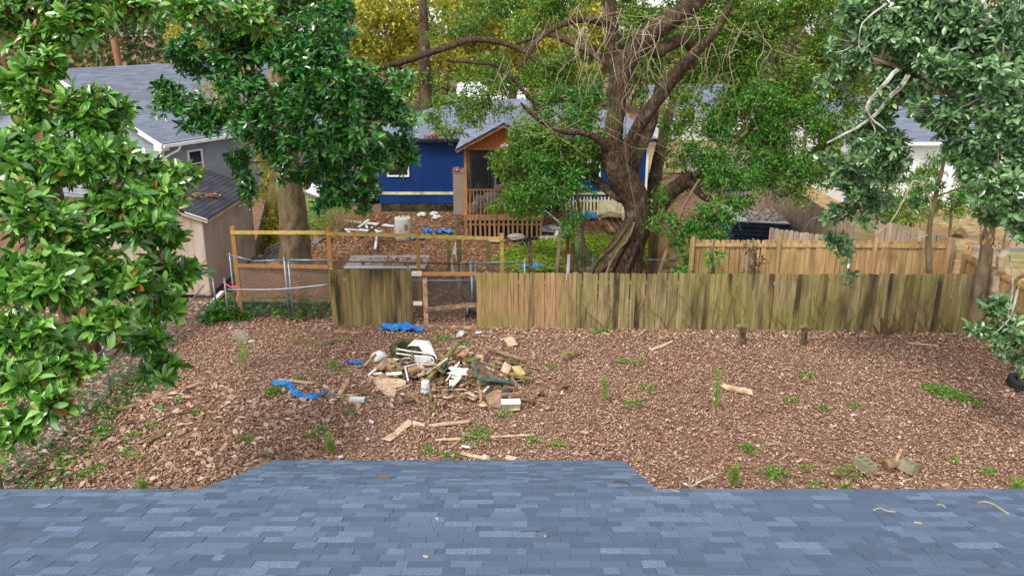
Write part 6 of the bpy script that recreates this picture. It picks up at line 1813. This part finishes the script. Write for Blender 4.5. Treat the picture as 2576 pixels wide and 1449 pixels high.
plank('rusty_beam', 'long rusty beam leaning beside the thick trunk', (905,600), (985,545), .1, .08, 'darkwood', .2, .9)
plank('rusty_beam', 'dark folded metal rack leaning by the thick trunk', (908,594), (975,552), .3, .04, 'darkwood', .3, 1.0)
def crate():
    y0, y1, x0, x1 = 24.4, 25.7, -5.15, -2.65
    t = thing('crate', 'large low wooden box with grey lid covered in leaves', 'crate', (-3.9, 24.4, 0))
    MB().span(x0 + .05, x1 - .05, y0 + .05, y0 + .08, 0, .74).build('front_panel', MT['osb'], t)
    MB().span(x0 + .05, x0 + .08, y0 + .08, y1 - .05, 0, .74).build('side_panel', MT['osb'], t)
    MB().span(x1 - .08, x1 - .05, y0 + .08, y1 - .05, 0, .74).build('side_panel', MT['osb'], t)
    MB().span(x0 + .08, x1 - .08, y1 - .08, y1 - .05, 0, .74).build('rear_panel', MT['osb'], t)
    MB().span(x0, x1, y0, y1, .75, .8).build('lid', MT['concrete'], t)
    MB().span(x0, x1 - .02, y0 - .03, y0 - .002, .74, .81).build('lid_edge', MT['whitepaint'], t)
    n = 420
    P = np.column_stack([rng.normal(-3.6, .5, n), rng.uniform(y0 + .05, y1 - .3, n), .81 + np.abs(rng.normal(0, .015, n))])
    V, T = leaf_quads(P, .1, .5, .25, rng)
    tag(npobj('leaf_heap', V, T, MT['litter']), 'dead leaves lying on the grey crate lid', 'leaf litter', kind='stuff')
    for i, (dx, dy) in enumerate(((-.7, .2), (.3, .6), (.9, .15))):
        blob('pine_cone', 'dark pine cone lying on the grey crate lid', 'pine cone', Vector((-3.9 + dx, y0 + dy, .805)), (.05, .05, .04), MT['darkwood'], .2, 'pine cones on the crate lid')
crate()
def doghouse():
    a, c = Q(640, 720, 23.3), Q(720, 700, 24.6)
    t = thing('chipboard_ramp', 'sloping brown chipboard sheet behind the lumber frame', 'panel', (a.x, a.y, 0))
    P = [Q(592,700,23.2), Q(700,652,24.4), Q(706,690,23.4), Q(600,705,22.9)]
    MB().prism(P, (0, .02, -.03)).build('sheet', MT['osb'], t)
    MB().prism([Q(600,704,22.95), Q(705,692,23.4), Vector((Q(705,690,23.4).x, 23.4, 0)), Vector((Q(600,700,22.9).x, 22.9, 0))], (0, .03, 0)).build('side_sheet', MT['osb'], t)
doghouse()
def ladder():
    P = [Q(664,642,27.2), Q(712,620,27.2)]
    t = thing('aluminium_rack', 'grey aluminium rack leaning between the two trunks', 'rack', (P[0].x, 27.2, 0))
    for k in range(4):
        a, c = Q(664 + k * 2, 645 - k * 11 + 14, 27.2), Q(706 + k * 2, 622 - k * 9 + 12, 27.2)
        MB().beam(a, c, .06, .05).build('bar', MT['steel'], t)
    MB().beam(Q(664, 662, 27.2), Q(668, 628, 27.25), .05, .05).build('side_bar', MT['steel'], t)
ladder()
# stakes behind the fence
for lab, x, yt, yb, D, w, m in (('tall mossy stake right of the lumber frame post', 1154, 575, 690, 25.2, .12, 'mosswood'), ('short mossy stake left of the tall one', 1128, 606, 690, 25, .11, 'mosswood'), ('vine wrapped stake behind the gate gap', 1228, 612, 690, 25, .12, 'mosswood'),
                                ('dark wooden stake in the green ground cover', 1335, 610, 690, 25, .11, 'darkwood'), ('dark stake left of the leaning gate', 1441, 612, 690, 25, .11, 'darkwood'), ('rusty brown stake behind the bucket', 1429, 570, 690, 25.4, .09, 'rust')):
    p = Q(x, yt, D)
    b = MB(); b.box((p.x, D, p.z / 2), (w, w, p.z), .2); b.box((p.x, D, p.z + .01), (w * .6, w * .6, .03), .5)
    tag(b.build('stake', MT[m], wloc=(p.x, D, 0)), lab, 'stake')
p, q_ = Q(1431, 640, 25.2), Q(1426, 690, 25.2)
tag(MB().beam(q_ - Vector((0, 0, .6)), p, .09, .03, up=(0, 1, 0)).build('white_stake', MT['whitepaint'], wloc=q_), 'white painted stake beside the rusty one', 'stake')
p, q_ = Q(1160, 690, 24.6), Q(1140, 640, 24.8)
tag(MB().beam(p - Vector((0, 0, .8)), q_, .12, .04, up=(0, 1, 0)).build('leaning_board', MT['oldwood'], wloc=p), 'brown board leaning between the stakes', 'board')
P = [Q(1122,690,25.3), Q(1150,690,25.3), Q(1146,605,25.5), Q(1138,640,25.5)]
tag(MB().prism(P, (0, .02, 0)).build('torn_panel', MT['whiteplastic'], wloc=P[0]), 'torn pale sheet standing between the stakes', 'panel')
tyre('dark wheel lying behind the gate gap', G(1186, 796, .02), .17, .12, 'rubber', tilt=.9)
# rocks
for lab, x, y, rx, h, m in (('largest pale rock before the porch skirt', 1300, 605, .34, .22, 'stone'), ('flat pale rock left of the largest', 1250, 609, .3, .1, 'stone'), ('long pale rock right of the black sheet', 1378, 605, .42, .14, 'stone'), ('low pale rock at the right end of the rock row', 1408, 607, .25, .1, 'stone'), ('small rock under the black sheet', 1348, 610, .16, .08, 'stone'), ('pale boulder at the foot of the oak', 1482, 686, .3, .15, 'stone')):
    blob('rock', lab, 'rock', G(x, y), (rx, rx * .7, h * .6), MT[m], .16, 'rocks before the porch', 10)
slab('black_sheet', 'black crumpled sheet lying on the rocks', [(1302,612,.08),(1330,596,.2),(1358,598,.2),(1340,606,.14),(1318,616,.05)], .03, 'black', 'sheet')
# cream picket panels
def pickets(label, x0, x1, yt, yb, D, n, lean=.12):
    a, c = Q(x0, yb, D), Q(x1, yb, D)
    h = Q(x0, yt, D).z
    t = thing('picket_panel', label, 'picket fence', (a.x, D, 0))
    me = None
    for i in range(n):
        x = a.x + (c.x - a.x) * i / (n - 1)
        w = .045
        pts = [(-w, 0, .0), (w, 0, .0), (w, 0, h - .12), (w * .6, 0, h - .1), (w * .85, 0, h - .05), (0, 0, h), (-w * .85, 0, h - .05), (-w * .6, 0, h - .1), (-w, 0, h - .12)]
        if me is None:
            me = bpy.data.meshes.new('picket'); k = len(pts)
            me.from_pydata([(p[0], -.011, p[2]) for p in pts] + [(p[0], .011, p[2]) for p in pts], [], [tuple(range(k)), tuple(reversed(range(k, 2 * k)))] + [((j + 1) % k, j, j + k, (j + 1) % k + k) for j in range(k)])
            me.materials.append(MT['creampaint'])
        ob = bpy.data.objects.new('picket', me)
        ob.location = (x - a.x, R.uniform(-.005, .005), 0); ob.rotation_euler = (-lean, R.uniform(-.02, .02), 0)
        reg(ob, t, (x, D, 0))
    for f in (.2, .75):
        MB().beam((a.x - .05, D + .03 + f * h * lean, h * f), (c.x + .05, D + .03 + f * h * lean, h * f), .03, .07).build('rail', MT['creampaint'], t)
pickets('long cream picket panel leaning on the blue house', 1424, 1566, 495, 545, 35.2, 17)
pickets('short cream picket panel in front of the long one', 1510, 1568, 505, 542, 34.2, 8)
plank('fallen_rail', 'long pale rail slanting down from the porch corner', (1368,528), (1445,590), .07, .05, 'whiteplastic', .75, .1)
plank('fallen_rail', 'short pale board on the ground right of the porch', (1396,606), (1402,580), .14, .03, 'whiteplastic', .04, .2)
blob('trash_bag', 'white rubbish heap right of the porch skirt', 'bag', G(1385, 585), (.35, .25, .14), MT['whiteplastic'], .4)
def woodpile():
    c = G(1535, 578)
    t = thing('lumber_pile', 'sloping pile of old boards under a brown cloth', 'lumber pile', c)
    for i in range(7):
        a, b_ = G(1512 + i * 8, 545 + i * 1.0, .72 - .02 * i), G(1535 + i * 7, 583 - i * 1.5, .22)
        MB().beam(a, b_, .16, .06, jag=.08).build('board', MT['oldwood'] if i % 2 else MT['darkwood'], t)
    MB().prism([G(1512,556,.0), G(1560,556,.0), G(1564,548,.55), G(1512,546,.55)], (0, .3, 0)).build('base', MT['darkwood'], t)
    P = [G(1505,540,.72), G(1535,534,.8), G(1565,540,.74), G(1567,549,.66), G(1530,546,.78), G(1508,550,.66)]
    MB().prism(P, (0, 0, .03)).build('cloth', MT['oldwood'], t)
woodpile()
def pail():
    c = G(1421, 606)
    t = thing('pail', 'pale blue grey plastic pail in the green ground cover', 'bucket', c)
    MB().lathe(c, [(.001, 0), (.17, 0), (.2, .42), (.215, .43), (.215, .46), (.19, .46), (.17, .05), (.001, .04)], 24).build('body', mat('grey blue plastic', [S(150,160,166), S(176,186,190)], .5, 4), t, True)
    q = [c + Vector((math.cos(a) * .21, math.sin(a) * .05 - .02, .44 + math.sin(a) * .12)) for a in np.linspace(0, math.pi, 9)]
    MB().tube(q, .006, 6).build('handle', MT['chrome'], t)
pail()
def panel_stack():
    t = thing('panel_stack', 'stack of dark blue edged panels against the grey fence', 'panel stack', (9.4, 31, 0))
    for i in range(14):
        dx, dy = R.uniform(-.05, .05), R.uniform(-.05, .05)
        z = .1 + i * .052
        MB().prism([(8.3 + dx, 30.4 + dy, z), (10.35 + dx, 29.9 + dy, z), (10.5 + dx, 32.6 + dy, z), (8.5 + dx, 33.2 + dy, z)], (0, 0, .045)).build('panel', MT['darkblue'] if i % 3 else MT['black'], t)
    MB().prism([(8.35, 30.45, .828), (10.3, 29.97, .828), (10.45, 32.5, .828), (8.5, 33.1, .828)], (0, 0, .02)).build('white_sheet', MT['whiteplastic'], t)
    n = 700
    P = np.column_stack([rng.uniform(8.9, 10.4, n), rng.uniform(30.3, 32.8, n), .86 + np.abs(rng.normal(0, .03, n))])
    V, T = leaf_quads(P, .11, .5, .3, rng)
    tag(npobj('leaf_heap', V, T, MT['litter']), 'dead leaves on top of the stacked panels', 'leaf litter', kind='stuff')
panel_stack()
def blue_frames():
    for lab, x, y, D in (('bright blue metal chair frame behind the cedar fence', 1770, 600, 27), ('second bright blue metal frame beside the first', 1815, 598, 27.2), ('far blue metal frame below the stacked panels', 1850, 500, 34)):
        p = G(x, y + 24 if D < 30 else y + 22)
        t = thing('blue_chair', lab, 'chair frame', p)
        for dy in (0, .45):
            q, r = smooth_path([p + Vector((-.3, dy, 0)), p + Vector((-.3, dy, .65)), p + Vector((-.2, dy, .8)), p + Vector((.2, dy, .8)), p + Vector((.3, dy, .65)), p + Vector((.3, dy, 0))], [.025] * 6, 4)
            MB().tube(q, r, 8).build('hoop', MT['bluepaint'], t, True)
        for x_ in (-.2, 0, .2): MB().tube([p + Vector((x_, 0, .79)), p + Vector((x_, .45, .79))], .015, 6).build('cross_bar', MT['bluepaint'], t)
blue_frames()
for lab, x, y, l in (('white board lying behind the cedar fence', 1790, 625, 40), ('second white board behind the cedar fence', 1850, 580, 50), ('white scrap board right of the oak', 1690, 592, 30)):
    plank('white_board', lab, (x, y), (x + l, y - 3), .3, .04, 'whiteplastic', .3, .3, .05)
b = MB(); q, r = smooth_path([Vector((9.7, 27.0, 0)), Vector((9.75, 27, 1.2)), Vector((10.1, 27, 1.75)), Vector((10.5, 27.0, 1.5))], [.025] * 4, 4)
tag(b.tube(q, r, 8).build('bent_pipe', MT['steel'], smooth=True, wloc=(9.7, 27, 0)), 'bent grey pipe leaning on the weathered fence', 'pipe')
A_, B_ = G(2390, 630, .1), G(2500, 622, .1)
tag(MB().beam(Vector((A_.x, 27.5, .5)), Vector((B_.x, 27.3, .55)), .05, .14).build('grey_rail', MT['steel'], wloc=(A_.x, 27.5, 0)), 'grey weathered rail on the lawn beyond the slat gate', 'rail')
b = MB(); c = Vector((13.4, 31.5, 0))
tag(cloth('tan_tarp', 'wrinkled tan sheet on the lawn beyond the cedar fence', [(2270,580), (2330,590), (2390,605)], [1.6, 2.6, 2.2], 'drygrass', h=.3), None, None)

# utility pole and wires
def pole():
    D = 56; p = Q(312, 160, D)
    t = thing('utility_pole', 'brown wooden utility pole beyond the grey house ridge', 'utility pole', (p.x, D, 0))
    MB().tube([(p.x, D, -.1), (p.x - .4, D, 6), (p.x - .8, D, 12)], [.24, .21, .17], 14).build('pole', MT['pole'], t, True)
    MB().box((p.x - .62, D - .25, 8.6), (.3, .2, .5)).build('meter_box', MT['whitepaint'], t)
    MB().box((p.x - .75, D - .2, 11.2), (2.4, .1, .12)).build('crossarm', MT['pole'], t)
    MB().tube([(p.x - .75, D - .2, 10.4), (p.x - 2.4, D - 1, 0)], .012, 5).build('guy_wire', MT['steel'], t)
pole()
for lab, y0, y1 in (('upper overhead wire crossing behind the trees', 186, 200), ('lower overhead wire crossing behind the trees', 200, 212)):
    a, c = Q(-300, y0 - 10, 57), Q(2900, y1, 57)
    pts = [a.lerp(c, i / 12) + Vector((0, 0, -.5 * math.sin(math.pi * i / 12))) for i in range(13)]
    tag(MB().tube(pts, .018, 5).build('overhead_wire', MT['black'], wloc=a), lab, 'wire', 'overhead wires')

# parked cars
def car(name, label, cat, c, rz, paint, L=4.6, W=1.9, H=1.75, suv=True):
    c = Vector(c)
    t = thing(name, label, cat, c)
    m = Matrix.Rotation(rz, 3, 'Z')
    T_ = lambda x, y, z: c + m @ Vector((x, y, z))
    h = W / 2
    lower = [(-L/2, .42), (-L/2 + .02, .95), (-L/2 + .12, 1.08), (L/2 - 1.5, 1.05), (L/2 - .25, .9), (L/2, .75), (L/2 - .02, .4), (L/2 - .3, .28), (-L/2 + .25, .3)]
    MB().prism([T_(x, -h, z) for x, z in lower], m @ Vector((0, W, 0))).build('body', MT[paint], t)
    cab = [(-L/2 + .1, 1.07), (-L/2 + .32, H - .08), (-L/2 + .6, H), (L/2 - 2.2, H - .02), (L/2 - 1.35, 1.06)]
    ih = h - .12
    MB().prism([T_(x, -ih, z) for x, z in cab], m @ Vector((0, 2 * ih, 0))).build('cabin', MT[paint], t)
    for s in (-1, 1):
        for x0, x1 in ((-L/2 + .35, -L/2 + 1.05), (-L/2 + 1.13, -L/2 + 2.05), (-L/2 + 2.13, L/2 - 1.75)):
            y = s * (ih + .006)
            top = lambda x: H - .13
            pts = [T_(x0 + .06, y, 1.12), T_(x1, y, 1.12), T_(x1 - (.25 if x1 > 0 and x1 > L/2 - 2 else 0), y, top(x1)), T_(x0 + .12, y, top(x0))]
            MB().prism(pts, m @ Vector((0, s * .008, 0))).build('side_window', MT['blackglass'], t)
        MB().box(T_(-L/2 - .005, s * (h - .12), .92), (.05, .2, .3), m=m).build('tail_light', MT['red'], t)
        MB().box(T_(L/2 - .12, s * (h - .25), .78), (.2, .35, .14), m=m).build('headlight', MT['chrome'], t)
        for x in (-L/2 + .85, L/2 - .9):
            mm = m @ Matrix.Rotation(math.pi / 2, 3, 'X')
            w = MB().lathe(T_(x, s * (h - .1) + .11, .34), [(.2, 0), (.31, 0), (.34, .03), (.34, .19), (.31, .22), (.2, .22)], 20, mm).build('wheel', MT['rubber'], t, True)
            MB().lathe(T_(x, s * (h - .1) + .11, .34), [(.001, .01), (.2, .01), (.2, .21), (.001, .21)], 16, mm).build('rim', MT['chrome'], w)
    MB().prism([T_(-L/2 + .095, -ih + .1, 1.13), T_(-L/2 + .095, ih - .1, 1.13), T_(-L/2 + .27, ih - .14, H - .14), T_(-L/2 + .27, -ih + .14, H - .14)], m @ Vector((-.02, 0, 0))).build('rear_window', MT['blackglass'], t)
    MB().prism([T_(L/2 - 1.42, -ih + .08, 1.1), T_(L/2 - 1.42, ih - .08, 1.1), T_(L/2 - 2.12, ih - .1, H - .08), T_(L/2 - 2.12, -ih + .1, H - .08)], m @ Vector((.05, 0, .03))).build('windscreen', MT['blackglass'], t)
    MB().box(T_(-L/2 - .03, 0, .5), (.12, W - .1, .2), m=m).build('rear_bumper', MT['chrome'], t)
p = Q(840, 500, 37.5)
car('sport_utility_vehicle', 'white sport utility vehicle parked behind the thick straight trunk', 'car', (p.x + 1.1, 38.2, 0), math.radians(38), 'carwhite')
car('parked_car', 'pale grey parked car beyond the blue house right corner', 'car', (11.6, 44.5, 0), math.radians(5), 'concrete', 4.4, 1.8, 1.45)
car('parked_car', 'dark car beyond the grey house ridge by the pole', 'car', (Q(290, 160, 66).x, 66, 0.02), math.radians(0), 'black', 4.4, 1.8, 1.45)
